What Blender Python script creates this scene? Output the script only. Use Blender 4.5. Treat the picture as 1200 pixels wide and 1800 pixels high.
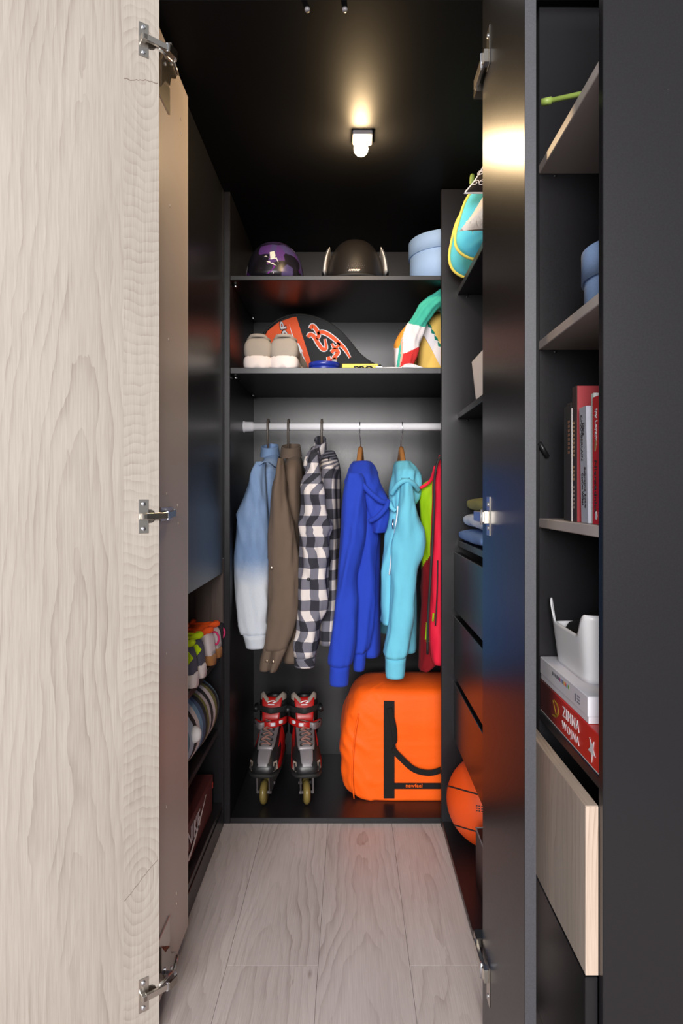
import bpy, bmesh, math, random
from mathutils import Vector, Matrix, noise

for o in list(bpy.data.objects):
    bpy.data.objects.remove(o, do_unlink=True)
scene = bpy.context.scene
C = scene.collection

# ------------------------------------------------------------------ camera
F, CX, CY, CZ = 1125.0, 615.0, 870.0, 1.0405     # focal length and vanishing point in 1200x1800 pixels
cam = bpy.data.cameras.new('camera')
cam.sensor_fit = 'HORIZONTAL'
cam.sensor_width = 36.0
cam.lens = F / 1200.0 * 36.0
cam.shift_x = (600.0 - CX) / 1200.0
cam.shift_y = (CY - 900.0) / 1200.0
cam.clip_start = 0.02
camo = bpy.data.objects.new('camera', cam)
camo.location = (0, 0, CZ)
camo.rotation_euler = (math.pi / 2, 0, 0)
C.objects.link(camo)
scene.camera = camo

# ------------------------------------------------------------------ light
scene.view_settings.view_transform = 'Standard'
scene.view_settings.look = 'None'
scene.view_settings.gamma = 1.0
scene.view_settings.use_curve_mapping = False
scene.view_settings.exposure = 0.0
world = bpy.data.worlds.new('room_daylight')
scene.world = world
world.use_nodes = True
world.node_tree.nodes['Background'].inputs[0].default_value = (0.96, 0.97, 1.0, 1)
world.node_tree.nodes['Background'].inputs[1].default_value = 0.34
al = bpy.data.lights.new('room_front_light', 'AREA')  # unseen broad light behind the camera, stands in for the room's front lighting
al.shape = 'RECTANGLE'
al.size, al.size_y = 2.4, 2.0
al.energy = 390
al.color = (1.0, 0.975, 0.96)
alo = bpy.data.objects.new('room_front_light', al)
alo.location = (-0.5, -3.4, 2.0)
alo.rotation_euler = (math.radians(80), 0, math.radians(-6))
C.objects.link(alo)
LAMP_STRENGTH = 560.0

# ------------------------------------------------------------------ helpers
random.seed(7)
def PX(px, d): return (px - CX) * d / F
def PZ(py, d): return CZ - (py - CY) * d / F
def P(px, py, d): return Vector((PX(px, d), d, PZ(py, d)))

def tag(o, label=None, cat=None, group=None, kind=None):
    if label: o['label'] = label
    if cat: o['category'] = cat
    if group: o['group'] = group
    if kind: o['kind'] = kind
    return o

def thing(name, label, cat, loc, group=None):
    o = bpy.data.objects.new(name, None)
    o.empty_display_size = 0.03
    o.location = loc
    C.objects.link(o)
    return tag(o, label, cat, group)

def attach(o, parent):
    if parent is not None:
        o.parent = parent
        if parent.type == 'EMPTY':
            o.matrix_parent_inverse = Matrix.Translation(-Vector(parent.location))
    return o

def mesh(name, verts, faces, mat, parent=None, smooth=False, uvs=None, mids=None):
    me = bpy.data.meshes.new(name)
    me.from_pydata([tuple(v) for v in verts], [], faces)
    mats = mat if isinstance(mat, (list, tuple)) else [mat]
    for m in mats: me.materials.append(m)
    if mids:
        me.polygons.foreach_set('material_index', mids)
    if uvs:
        lay = me.uv_layers.new(name='UVMap')
        for l in me.loops:
            lay.data[l.index].uv = uvs[l.vertex_index]
    if smooth:
        me.polygons.foreach_set('use_smooth', [True] * len(me.polygons))
    me.validate()
    me.update()
    o = bpy.data.objects.new(name, me)
    C.objects.link(o)
    return attach(o, parent)

def slab(name, O, A, B, D, mat, parent=None, bevel=0.0012):
    """box from corner O along the three edge vectors A, B, D; uv = metres along A and B"""
    O, A, B, D = Vector(O), Vector(A), Vector(B), Vector(D)
    if A.cross(B).dot(D) < 0:
        O = O + D; D = -D
    la, lb = A.length, B.length
    bm = bmesh.new()
    vs = {}
    for i in (0, 1):
        for j in (0, 1):
            for k in (0, 1):
                vs[i, j, k] = bm.verts.new(O + A * i + B * j + D * k)
    for q in (((0,0,0),(0,1,0),(1,1,0),(1,0,0)), ((0,0,1),(1,0,1),(1,1,1),(0,1,1)),
              ((0,0,0),(1,0,0),(1,0,1),(0,0,1)), ((0,1,0),(0,1,1),(1,1,1),(1,1,0)),
              ((0,0,0),(0,0,1),(0,1,1),(0,1,0)), ((1,0,0),(1,1,0),(1,1,1),(1,0,1))):
        bm.faces.new([vs[t] for t in q])
    if bevel:
        bmesh.ops.bevel(bm, geom=bm.edges[:], offset=bevel, segments=1, affect='EDGES')
    me = bpy.data.meshes.new(name)
    lay = bm.loops.layers.uv.new('UVMap')
    an, bn = A / la, B / lb
    for f in bm.faces:
        for l in f.loops:
            r = l.vert.co - O
            l[lay].uv = (r.dot(an), r.dot(bn))
    bm.to_mesh(me); bm.free()
    me.materials.append(mat)
    o = bpy.data.objects.new(name, me)
    C.objects.link(o)
    return attach(o, parent)

def box(name, x0, x1, y0, y1, z0, z1, mat, parent=None, bevel=0.0012):
    return slab(name, (x0, y0, z0), (x1 - x0, 0, 0), (0, 0, z1 - z0), (0, y1 - y0, 0), mat, parent, bevel)

def loft(name, rings, mat, parent=None, caps=(True, True), smooth=True, uvs=True, matfn=None, closed=True):
    n = len(rings[0]); V = []; U = []
    v = 0.0
    for i, r in enumerate(rings):
        if i: v += (sum(r, Vector()) / n - sum(rings[i - 1], Vector()) / n).length
        u = 0.0
        for j, p in enumerate(r):
            if j: u += (p - r[j - 1]).length
            V.append(p); U.append((u, v))
    Fc = []
    m = n if closed else n - 1
    for i in range(len(rings) - 1):
        for j in range(m):
            a = i * n + j; b = i * n + (j + 1) % n
            Fc.append((a, b, b + n, a + n))
    if caps[0]:
        c = len(V); V.append(sum(rings[0], Vector()) / n); U.append((0, 0))
        for j in range(n): Fc.append((c, (j + 1) % n, j))
    if caps[1]:
        c = len(V); V.append(sum(rings[-1], Vector()) / n); U.append((0, v)); k = (len(rings) - 1) * n
        for j in range(n): Fc.append((c, k + j, k + (j + 1) % n))
    mids = None
    if matfn:
        mids = [matfn(sum((V[t] for t in f), Vector()) / len(f)) for f in Fc]
    return mesh(name, V, Fc, mat, parent, smooth, U if uvs else None, mids)

def ering(c, a, b, n=28, e=1.0):
    """superellipse ring around c, half axes a and b; e < 1 is boxier"""
    c, a, b = Vector(c), Vector(a), Vector(b)
    out = []
    for k in range(n):
        t = 2 * math.pi * k / n
        ct, st = math.cos(t), math.sin(t)
        out.append(c + a * (math.copysign(abs(ct) ** e, ct)) + b * (math.copysign(abs(st) ** e, st)))
    return out

def tube(name, pts, r, mat, parent=None, n=8, closed=False, flat=None):
    """round tube through points; flat = (axis vector, half width) makes a strip"""
    pts = [Vector(p) for p in pts]
    rings = []
    N = len(pts)
    up = Vector((0.13, 0.21, 0.97))
    for i, p in enumerate(pts):
        if closed: t = pts[(i + 1) % N] - pts[i - 1]
        else: t = pts[min(i + 1, N - 1)] - pts[max(i - 1, 0)]
        if t.length < 1e-9: t = Vector((0, 0, 1))
        t.normalize()
        if flat:
            a = Vector(flat[0]); a = (a - t * a.dot(t)).normalized() * flat[1]
            b = t.cross(a).normalized() * (r if not callable(r) else r(i / max(1, N - 1)))
        else:
            rr = r(i / max(1, N - 1)) if callable(r) else r
            a = (up - t * up.dot(t)).normalized()
            b = t.cross(a).normalized() * rr
            a = a * rr
            up = a.normalized()
        rings.append(ering(p, a, b, n, 0.6 if flat else 1.0))
    if closed: rings.append(rings[0])
    return loft(name, rings, mat, parent, (not closed, not closed), True, False)

def lathe(name, prof, center, mat, parent=None, axis='Z', n=32, smooth=True):
    """prof: (radius, height) pairs"""
    c = Vector(center)
    ex = {'Z': ((1,0,0),(0,1,0),(0,0,1)), 'Y': ((1,0,0),(0,0,1),(0,-1,0)), 'X': ((0,1,0),(0,0,1),(1,0,0))}[axis]
    ex = [Vector(t) for t in ex]
    rings = [ering(c + ex[2] * h, ex[0] * max(r, 1e-5), ex[1] * max(r, 1e-5), n) for r, h in prof]
    return loft(name, rings, mat, parent, (True, True), smooth)

def cr(rows, n):
    """resample rows (first column = parameter) with Catmull-Rom"""
    out = []
    k = len(rows) - 1
    t0, t1 = rows[0][0], rows[-1][0]
    for s in range(n + 1):
        t = t0 + (t1 - t0) * s / n
        i = 0
        while i < k - 1 and (t - rows[i + 1][0]) * (1 if t1 > t0 else -1) > 0: i += 1
        p0, p1, p2, p3 = rows[max(i - 1, 0)], rows[i], rows[i + 1], rows[min(i + 2, k)]
        f = (t - p1[0]) / (p2[0] - p1[0])
        row = [t]
        for c in range(1, len(rows[0])):
            m1 = (p2[c] - p0[c]) / max(1e-9, abs(p2[0] - p0[0])) * abs(p2[0] - p1[0])
            m2 = (p3[c] - p1[c]) / max(1e-9, abs(p3[0] - p1[0])) * abs(p2[0] - p1[0])
            row.append((2*f**3 - 3*f**2 + 1) * p1[c] + (f**3 - 2*f**2 + f) * m1 + (-2*f**3 + 3*f**2) * p2[c] + (f**3 - f**2) * m2)
        out.append(row)
    return out

def path(pts, n):
    pts = [(i,) + tuple(p) for i, p in enumerate(pts)]
    return [Vector(r[1:]) for r in cr(pts, n)]

def prism(name, poly, along, mat, parent=None, bevel=0.0):
    """closed polygon of 3-D points swept along a vector"""
    along = Vector(along)
    bm = bmesh.new()
    vs = [bm.verts.new(p) for p in poly]
    f = bm.faces.new(vs)
    r = bmesh.ops.extrude_face_region(bm, geom=[f])
    for v in r['geom']:
        if isinstance(v, bmesh.types.BMVert): v.co += along
    bmesh.ops.recalc_face_normals(bm, faces=bm.faces[:])
    if bevel: bmesh.ops.bevel(bm, geom=bm.edges[:], offset=bevel, segments=2, affect='EDGES')
    me = bpy.data.meshes.new(name)
    bm.to_mesh(me); bm.free()
    me.materials.append(mat)
    o = bpy.data.objects.new(name, me); C.objects.link(o)
    return attach(o, parent)

def ribbon(name, pts, w, nrm, mat, parent=None, th=0.0008):
    """flat stroke of width w (number or list) through 3-D points lying in a plane with normal nrm"""
    nrm = Vector(nrm).normalized(); pts = [Vector(p) for p in pts]
    V = []; Fc = []
    N = len(pts)
    for i, p in enumerate(pts):
        t = pts[min(i + 1, N - 1)] - pts[max(i - 1, 0)]
        s = nrm.cross(t).normalized() * ((w[i] if isinstance(w, (list, tuple)) else w) / 2)
        V += [p + s, p - s, p + s + nrm * th, p - s + nrm * th]
    for i in range(N - 1):
        a = i * 4; b = a + 4
        Fc += [(a+2, b+2, b+3, a+3), (a, a+1, b+1, b), (a, b, b+2, a+2), (a+1, a+3, b+3, b+1)]
    Fc += [(0, 2, 3, 1), (4*N-4, 4*N-3, 4*N-1, 4*N-2)]
    return mesh(name, V, Fc, mat, parent)

def text(name, body, O, xd, yd, h, mat, parent=None, width=None, bold=0.0, th=0.0006, sp=1.0):
    cu = bpy.data.curves.new(name, 'FONT')
    cu.body = body; cu.size = 1.0; cu.offset = bold; cu.extrude = 0.0; cu.align_x = 'LEFT'; cu.space_character = sp
    cu.resolution_u = 3
    to = bpy.data.objects.new(name, cu); C.objects.link(to)
    dg = bpy.context.evaluated_depsgraph_get()
    me = bpy.data.meshes.new_from_object(to.evaluated_get(dg))
    bpy.data.objects.remove(to, do_unlink=True)
    bm = bmesh.new(); bm.from_mesh(me)
    xs = [v.co.x for v in bm.verts]; ys = [v.co.y for v in bm.verts]
    x0, x1, y0, y1 = min(xs), max(xs), min(ys), max(ys)
    xd, yd = Vector(xd).normalized(), Vector(yd).normalized(); nd = xd.cross(yd)
    sy = h / (y1 - y0); sx = sy if width is None else width / (x1 - x0)
    O = Vector(O)
    for v in bm.verts:
        v.co = O + xd * ((v.co.x - x0) * sx) + yd * ((v.co.y - y0) * sy)
    r = bmesh.ops.extrude_face_region(bm, geom=bm.faces[:])
    for v in r['geom']:
        if isinstance(v, bmesh.types.BMVert): v.co += nd * th
    bmesh.ops.recalc_face_normals(bm, faces=bm.faces[:])
    m2 = bpy.data.meshes.new(name); bm.to_mesh(m2); bm.free()
    bpy.data.meshes.remove(me)
    m2.materials.append(mat)
    o = bpy.data.objects.new(name, m2); C.objects.link(o)
    return attach(o, parent)

# ------------------------------------------------------------------ materials
class NB:
    def __init__(s, name):
        s.m = bpy.data.materials.new(name); s.m.use_nodes = True
        s.t = s.m.node_tree; s.b = s.t.nodes['Principled BSDF']
    def n(s, typ, **kw):
        nd = s.t.nodes.new(typ)
        for k, v in kw.items(): setattr(nd, k, v)
        return nd
    def put(s, sock, v):
        if hasattr(v, 'is_output'): s.t.links.new(v, sock)
        else: sock.default_value = v
    def math(s, op, a, b=0.0, clamp=False):
        nd = s.n('ShaderNodeMath', operation=op, use_clamp=clamp)
        s.put(nd.inputs[0], a); s.put(nd.inputs[1], b)
        return nd.outputs[0]
    def add(s, a, b): return s.math('ADD', a, b)
    def mul(s, a, b): return s.math('MULTIPLY', a, b)
    def mix(s, f, a, b):
        nd = s.n('ShaderNodeMix', data_type='RGBA')
        s.put(nd.inputs['Factor'], f)
        s.put(nd.inputs[6], a if hasattr(a, 'is_output') else tuple(a) + (1,))
        s.put(nd.inputs[7], b if hasattr(b, 'is_output') else tuple(b) + (1,))
        return nd.outputs[2]
    def noise(s, vec, scale, detail=2.0, rough=0.5, dist=0.0):
        nd = s.n('ShaderNodeTexNoise')
        s.put(nd.inputs['Vector'], vec)
        nd.inputs['Scale'].default_value = scale; nd.inputs['Detail'].default_value = detail
        nd.inputs['Roughness'].default_value = rough; nd.inputs['Distortion'].default_value = dist
        return nd.outputs[0]
    def xyz(s, a, b, c=0.0):
        nd = s.n('ShaderNodeCombineXYZ')
        s.put(nd.inputs[0], a); s.put(nd.inputs[1], b); s.put(nd.inputs[2], c)
        return nd.outputs[0]
    def uv(s):
        nd = s.n('ShaderNodeUVMap', uv_map='UVMap'); sp = s.n('ShaderNodeSeparateXYZ')
        s.t.links.new(nd.outputs[0], sp.inputs[0]); return sp.outputs[0], sp.outputs[1]
    def obj(s):
        nd = s.n('ShaderNodeTexCoord'); sp = s.n('ShaderNodeSeparateXYZ')
        s.t.links.new(nd.outputs['Object'], sp.inputs[0]); return nd.outputs['Object'], sp.outputs
    def bump(s, h, strength, dist=0.001):
        nd = s.n('ShaderNodeBump'); nd.inputs['Strength'].default_value = strength; nd.inputs['Distance'].default_value = dist
        s.put(nd.inputs['Height'], h); s.t.links.new(nd.outputs[0], s.b.inputs['Normal'])
    def ramp(s, f, stops, const=False):
        nd = s.n('ShaderNodeValToRGB')
        if const: nd.color_ramp.interpolation = 'CONSTANT'
        el = nd.color_ramp.elements
        while len(el) < len(stops): el.new(0.5)
        for e, (p, c) in zip(el, stops): e.position = p; e.color = tuple(c) + (1,)
        s.put(nd.inputs[0], f); return nd.outputs[0]
    def color(s, v):
        s.put(s.b.inputs['Base Color'], v if hasattr(v, 'is_output') else tuple(v) + (1,))

def srgb(r, g, b):
    f = lambda c: (c / 255 / 12.92) if c / 255 <= 0.04045 else ((c / 255 + 0.055) / 1.055) ** 2.4
    return (f(r), f(g), f(b))

def plain(name, col, rough=0.5, metal=0.0, var=0.06, scale=60, bump=0.0, bscale=300, spec=0.5):
    k = NB(name); v, _ = k.obj()
    nz = k.noise(v, scale, 3)
    dk = tuple(max(0, c * (1 - var)) for c in col); lt = tuple(min(1, c * (1 + var)) for c in col)
    k.color(k.mix(nz, dk, lt))
    k.b.inputs['Roughness'].default_value = rough; k.b.inputs['Metallic'].default_value = metal
    k.b.inputs['Specular IOR Level'].default_value = spec
    if bump: k.bump(k.noise(v, bscale, 2), bump)
    return k.m

def cloth(name, col, var=0.12, weave=900, bump=0.25, rough=0.9):
    k = NB(name); v, s = k.obj()
    nz = k.noise(v, 25, 4, 0.6); fine = k.noise(v, weave, 2)
    f = k.math('ADD', k.mul(nz, 0.6), k.mul(fine, 0.4))
    k.color(k.mix(f, tuple(c * (1 - var) for c in col), tuple(min(1, c * (1 + var)) for c in col)))
    k.b.inputs['Roughness'].default_value = rough
    k.b.inputs['Specular IOR Level'].default_value = 0.15
    k.b.inputs['Sheen Weight'].default_value = 0.02
    k.bump(k.add(fine, k.mul(k.noise(v, 60, 4, 0.6), 1.5)), bump, 0.0012)
    return k.m

def panel(name, col, rough, speck=0.25, bump=0.04, spec=0.5):
    """melamine board: fine speckle in colour and relief"""
    k = NB(name); v, s = k.obj()
    fine = k.noise(v, 700, 2, 0.6)
    k.color(k.mix(fine, tuple(c * (1 - speck) for c in col), tuple(c * (1 + speck) for c in col)))
    k.put(k.b.inputs['Roughness'], k.add(rough - 0.04, k.mul(k.noise(v, 300, 2), 0.08)))
    if bump: k.bump(fine, bump, 0.0006)
    k.b.inputs['Specular IOR Level'].default_value = spec
    return k.m

def wood(name, light, dark, u0=0.2, slope=3.0, rings=(), split=None, amount=0.5, seed=0.0, rough=0.45, freq=55.0, perobj=False):
    k = NB(name); u, v = k.uv()
    if perobj:
        oi = k.n('ShaderNodeObjectInfo').outputs['Random']
        v = k.add(v, k.mul(oi, 37.0)); u = k.add(u, k.mul(oi, 0.06))
    du = k.math('SUBTRACT', u, u0)
    low = k.noise(k.xyz(k.mul(u, 6.0), k.mul(v, 1.6), seed), 1.0, 3, 0.55)
    wob = k.noise(k.xyz(k.mul(u, 30.0), k.mul(v, 6.0), seed + 3), 1.0, 3, 0.6)
    dist = k.math('SQRT', k.add(k.mul(du, du), 0.0005))
    f = k.add(k.add(k.mul(dist, freq), k.mul(v, slope)), k.add(k.mul(low, 6.0), k.mul(wob, 0.9)))
    saw = k.math('FRACT', f)                              # sharp late-wood edge, soft early wood
    line = k.math('POWER', saw, 3.0)
    mask = k.noise(k.xyz(k.mul(u, 14.0), k.mul(v, 2.2), seed + 6), 1.0, 3, 0.6)
    mask = k.math('MULTIPLY', k.math('SUBTRACT', mask, 0.36), 3.2, True)
    line = k.mul(line, mask)
    fine = k.noise(k.xyz(k.mul(u, 420.0), k.mul(v, 9.0), seed), 1.0, 3, 0.65)
    if rings:
        r = None
        for uc, vc in rings:
            a = k.math('SUBTRACT', u, uc); b = k.mul(k.math('SUBTRACT', v, vc), 0.55)
            q = k.math('SQRT', k.add(k.mul(a, a), k.mul(b, b)))
            r = q if r is None else k.math('MINIMUM', r, q)
        r = k.add(r, k.mul(wob, 0.012))
        r = k.add(r, k.mul(low, 0.05))
        m2 = k.noise(k.xyz(k.mul(u, 30.0), k.mul(v, 14.0), seed + 2), 1.0, 3, 0.6)
        l2 = k.mul(k.math('POWER', k.math('FRACT', k.mul(r, 95.0)), 2.0), k.math('MULTIPLY', k.math('SUBTRACT', m2, 0.25), 1.6, True))
        inside = k.math('LESS_THAN', u, split)
        line = k.add(k.mul(line, k.math('SUBTRACT', 1.0, inside)), k.mul(l2, inside))
        for uc, vc in rings:      # drying cracks through the knots
            a = k.math('SUBTRACT', u, uc)
            b = k.math('ABSOLUTE', k.add(k.math('SUBTRACT', v, vc + 0.006), k.add(k.mul(a, 0.25 if vc > 1 else 0.9), k.mul(wob, 0.022))))
            crack = k.mul(k.math('LESS_THAN', b, 0.0009), k.math('LESS_THAN', k.math('ABSOLUTE', a), 0.032))
            line = k.add(line, k.mul(crack, 3.0))
    blot = k.noise(k.xyz(k.mul(u, 5.0), k.mul(v, 1.2), seed + 9), 1.0, 2)
    kn = k.n('ShaderNodeTexVoronoi'); kn.inputs['Scale'].default_value = 1.0
    k.put(kn.inputs['Vector'], k.xyz(k.mul(u, 9.0), k.mul(v, 3.5), seed + 4))
    spot = k.math('MULTIPLY', k.math('SUBTRACT', 0.07, k.add(kn.outputs['Distance'], k.mul(wob, 0.02))), 9.0 if perobj else 4.0, True)
    t = k.add(k.mul(line, amount), k.add(k.mul(fine, 0.68), k.mul(blot, 0.5)))
    t = k.math('SUBTRACT', t, 0.30, True)
    t = k.math('ADD', t, spot, True)
    k.color(k.mix(t, light, dark))
    k.b.inputs['Roughness'].default_value = rough
    k.b.inputs['Specular IOR Level'].default_value = 0.35
    k.bump(k.add(fine, k.mul(line, 0.4)), 0.12, 0.0006)
    return k.m

M = {}
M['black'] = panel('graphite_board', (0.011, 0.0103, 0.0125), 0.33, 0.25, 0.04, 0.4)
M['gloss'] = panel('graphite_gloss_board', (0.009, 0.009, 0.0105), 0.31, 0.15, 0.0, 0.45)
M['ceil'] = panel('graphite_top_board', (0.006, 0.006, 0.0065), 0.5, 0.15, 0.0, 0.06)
M['greige'] = panel('greige_board', srgb(202, 186, 176), 0.42, 0.05)
M['edge'] = panel('greige_edge', srgb(205, 182, 160), 0.45, 0.05)
M['taupe'] = panel('taupe_shelf', srgb(186, 174, 168), 0.45, 0.06)
M['oak'] = wood('pale_oak_door', srgb(186, 178, 169), srgb(118, 104, 95), u0=0.145, slope=3.2, rings=((0.035, 1.815), (0.035, 0.31)), split=0.068, amount=0.38)
M['oak2'] = wood('pale_oak_drawer', srgb(205, 192, 180), srgb(140, 122, 110), u0=0.12, slope=3.0, amount=0.35, seed=5.0)
M['oakedge'] = wood('pale_oak_edge', srgb(204, 186, 170), srgb(146, 124, 108), u0=0.6, slope=1.0, amount=0.5, seed=8.0, freq=130)
M['floor'] = wood('pale_laminate', srgb(214, 204, 201), srgb(140, 124, 120), u0=0.1, slope=4.0, amount=0.42, seed=2.0, rough=0.36, freq=45, perobj=True)
M['darkwood'] = wood('dark_brown_wood', srgb(96, 82, 76), srgb(48, 40, 37), u0=0.1, slope=3.0, amount=0.5, seed=11.0)
M['metal'] = plain('nickel', (0.62, 0.58, 0.53), 0.28, 1.0, 0.03)
M['darkmetal'] = plain('dark_nickel', (0.30, 0.27, 0.24), 0.25, 1.0, 0.05)
M['screw'] = plain('zinc_screw', (0.75, 0.78, 0.85), 0.3, 1.0, 0.05)
M['chrome'] = plain('chrome_wire', (0.6, 0.6, 0.62), 0.15, 1.0, 0.02)
M['white'] = plain('white_plastic', srgb(236, 236, 240), 0.35, 0, 0.02)
M['whiterail'] = plain('white_enamel', srgb(238, 236, 240), 0.3, 0, 0.02)
M['cap'] = plain('screw_cap', srgb(214, 200, 188), 0.5, 0, 0.03)
M['blackp'] = plain('black_plastic', (0.012, 0.012, 0.013), 0.38, 0, 0.1)
M['blackrub'] = plain('black_rubber', (0.010, 0.010, 0.010), 0.7, 0, 0.1)
M['greyp'] = plain('grey_plastic', srgb(120, 116, 120), 0.4, 0, 0.05)
# ------------------------------------------------------------------ floor
YF, YB = 2.025, 2.525           # front and back of the unit at the end of the closet
XL, XR = -0.3975, 0.2856        # corridor sides
fl = box('floor', -1.6, 1.6, -0.6, 2.6, -0.03, -0.006, plain('floor_base', (0.12, 0.11, 0.10), 0.8))
tag(fl, 'pale grey laminate floor boards running into the closet', kind='structure')
seams = [-1.49 + 0.2025 * i for i in range(16)]
off = -0.0705 - min(seams, key=lambda s: abs(s + 0.0705)) 
seams = [s + off for s in seams]
for i in range(len(seams) - 1):
    x0, x1 = seams[i], seams[i + 1]
    j = round((x0 + 0.0705) / 0.2025)
    cut = 1.4137 if j % 2 else 0.62
    for y0, y1 in ((-0.6, cut), (cut, 2.59)):
        if (y1 < 1.0 and abs(x0) > 0.8): continue
        slab('floor_board', (x0 + 0.0004, y0 + 0.0006, -0.006), (x1 - x0 - 0.0008, 0, 0), (0, y1 - y0 - 0.0012, 0), (0, 0, 0.006), M['floor'], fl, 0)

# ------------------------------------------------------------------ closet top
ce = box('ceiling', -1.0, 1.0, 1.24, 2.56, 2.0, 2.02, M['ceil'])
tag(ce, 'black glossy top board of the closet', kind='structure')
for px in (540, 606):
    p = P(px, 10, 1.262)
    lathe('screw_cap', [(0.0055, 0), (0.0055, -0.004), (0.004, -0.0065), (0.0, -0.007)], (p.x, 1.262, 2.0), M['greyp'], ce, n=16)

M['plaster'] = plain('white_plaster', srgb(214, 212, 208), 0.9, 0, 0.03, 20, 0.1, 200)
tag(box('wall_back', -1.6, 1.6, 1.28, 1.36, 2.022, 2.7, M['plaster']), 'white plaster wall above the closet', kind='structure')
tag(box('wall_left', -1.6, -0.945, 1.29, 1.36, 0.0, 2.022, M['plaster']), 'white plaster wall beside the shoe cabinet', kind='structure')
tag(box('wall_right', 0.83, 1.6, 1.29, 1.36, 0.0, 2.022, M['plaster']), 'white plaster wall beside the bookcase', kind='structure')

# ceiling lamp
lp = thing('ceiling_lamp', 'small square ceiling spotlight with a glowing warm bulb', 'lamp', (0.033, 1.70, 2.0))
box('lamp_base', 0.033 - 0.026, 0.033 + 0.026, 1.68, 1.732, 1.986, 2.0, M['greyp'], lp, 0.002)
k = NB('warm_bulb'); k.b.inputs['Emission Color'].default_value = (1.0, 0.70, 0.38, 1); k.b.inputs['Emission Strength'].default_value = LAMP_STRENGTH
k.color((1, 0.9, 0.7))
lathe('bulb', [(0.0, 0.0)] + [(0.019 * math.sin(a), -0.019 + 0.019 * math.cos(a)) for a in [math.pi * i / 10 for i in range(1, 10)]] + [(0.0, -0.038)], (0.029, 1.702, 1.980), k.m, lp, n=20)
lathe('lamp_socket', [(0.012, 0), (0.012, -0.008)], (0.029, 1.702, 1.987), M['whiterail'], lp, n=16)

# ------------------------------------------------------------------ unit at the end
T = 0.018
wu = thing('wardrobe_cabinet', 'black open wardrobe unit across the end of the closet, with two high shelves', 'wardrobe', (0.05, 2.27, 0))
XR2 = 0.53
box('side_panel', XL - T + 0.0145, XL + 0.0145 + 0.0035, YF, YB, 0, 2.0, M['black'], wu)
box('side_panel', XR2, XR2 + T, YF, YB, 0, 2.0, M['black'], wu)
box('back_panel', XL - 0.0, XR2 + T, YB, YB + 0.01, 0, 2.0, M['black'], wu)
XI = XL + 0.018
box('bottom_panel', XI, XR2, YF + 0.001, YB, 0, T, M['black'], wu)
box('shelf', XI, XR2, YF + 0.002, YB, PZ(492, YF), PZ(484, YF), M['black'], wu)
box('shelf', XI, XR2, YF + 0.002, YB, PZ(656.5, YF), PZ(646, YF), M['black'], wu)
for z in (PZ(492, YF), PZ(656.5, YF)):
    for y in (2.075, 2.45):
        lathe('shelf_support', [(0.004, 0), (0.004, 0.012), (0.002, 0.014)], (XI, y, z - 0.004), M['chrome'], wu, 'X', 12)
Z1, Z2 = PZ(484, YF), PZ(646, YF)          # shelf tops

# ------------------------------------------------------------------ left unit
lu = thing('shoe_cabinet', 'black cabinet with a closed upper front and open shoe shelves along the closet side', 'cabinet', (-0.65, 1.65, 0))
XB = -0.92
ZS = 0.540; ZR = 0.310; ZP = 0.078
box('side_panel', XB, XL, YF - 0.006 - T, YF - 0.006, 0, 0.640, M['black'], lu)
tag(box('wood_panel', XB, XL, YF - 0.006 - T, YF - 0.006, 0.6415, 0.84, M['darkwood'], lu), 'dark brown wood panel above the shoe shelf')
box('side_panel', XB, XL, YF - 0.006 - T, YF - 0.006, 0.8415, 1.998, M['black'], lu)
box('side_panel', XB, XL - 0.02, 1.28, 1.28 + T, 0, 1.998, M['black'], lu)
box('back_panel', XB - 0.01, XB, 1.28, YF - 0.006, 0, 1.998, M['black'], lu)
box('front_panel', XL - T, XL, 1.285, YF - 0.008 - T, PZ(1008, 1.99), 1.997, M['gloss'], lu)
box('shelf', XB, -0.408, 1.30, YF - 0.026, ZS - T, ZS, M['black'], lu)
box('shelf', XB, -0.412, 1.30, YF - 0.026, ZR - T, ZR, M['black'], lu)
box('bottom_panel', XB, -0.400, 1.30, YF - 0.026, ZP - T, ZP, M['black'], lu)
box('plinth', -0.418, XL, 1.30, YF - 0.026, 0.0, ZP - T - 0.001, M['black'], lu)

# ------------------------------------------------------------------ right unit
ru = thing('drawer_cabinet', 'black cabinet with shelves above three push drawers along the closet side', 'cabinet', (0.5, 1.65, 0))
XD, XS, XE = 0.324, 0.336, 0.80
box('side_panel', XR, XE, 2.002, 2.0235, 0, 1.998, M['black'], ru)
box('side_panel', XR + 0.03, XE, 1.285, 1.303, 0, 1.998, M['black'], ru)
box('back_panel', XE, XE + 0.01, 1.285, 2.002, 0, 1.998, M['black'], ru)
box('bottom_panel', XR + 0.002, XE, 1.303, 2.002, 0, T, M['black'], ru)
ZA, ZBs, ZC = 1.684, 1.296, 0.899
for z in (ZA, ZBs, ZC):
    box('shelf', XS, XE, 1.303, 2.002, z - T, z, M['black'], ru)
for z in (ZA - T, ZBs - T):
    lathe('shelf_support', [(0.004, 0), (0.004, -0.010)], (XS + 0.03, 1.999, z - 0.004), M['blackp'], ru, 'Y', 10)
for z0, z1 in ((0.683, 0.863), (0.477, 0.663), (0.279, 0.457)):
    d = box('drawer', XD, XD + T, 1.306, 2.000, z0, z1, M['gloss'], ru)
    box('drawer_box', XD + T, XE - 0.04, 1.32, 1.985, z0 + 0.012, z1 - 0.03, M['black'], d)

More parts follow.
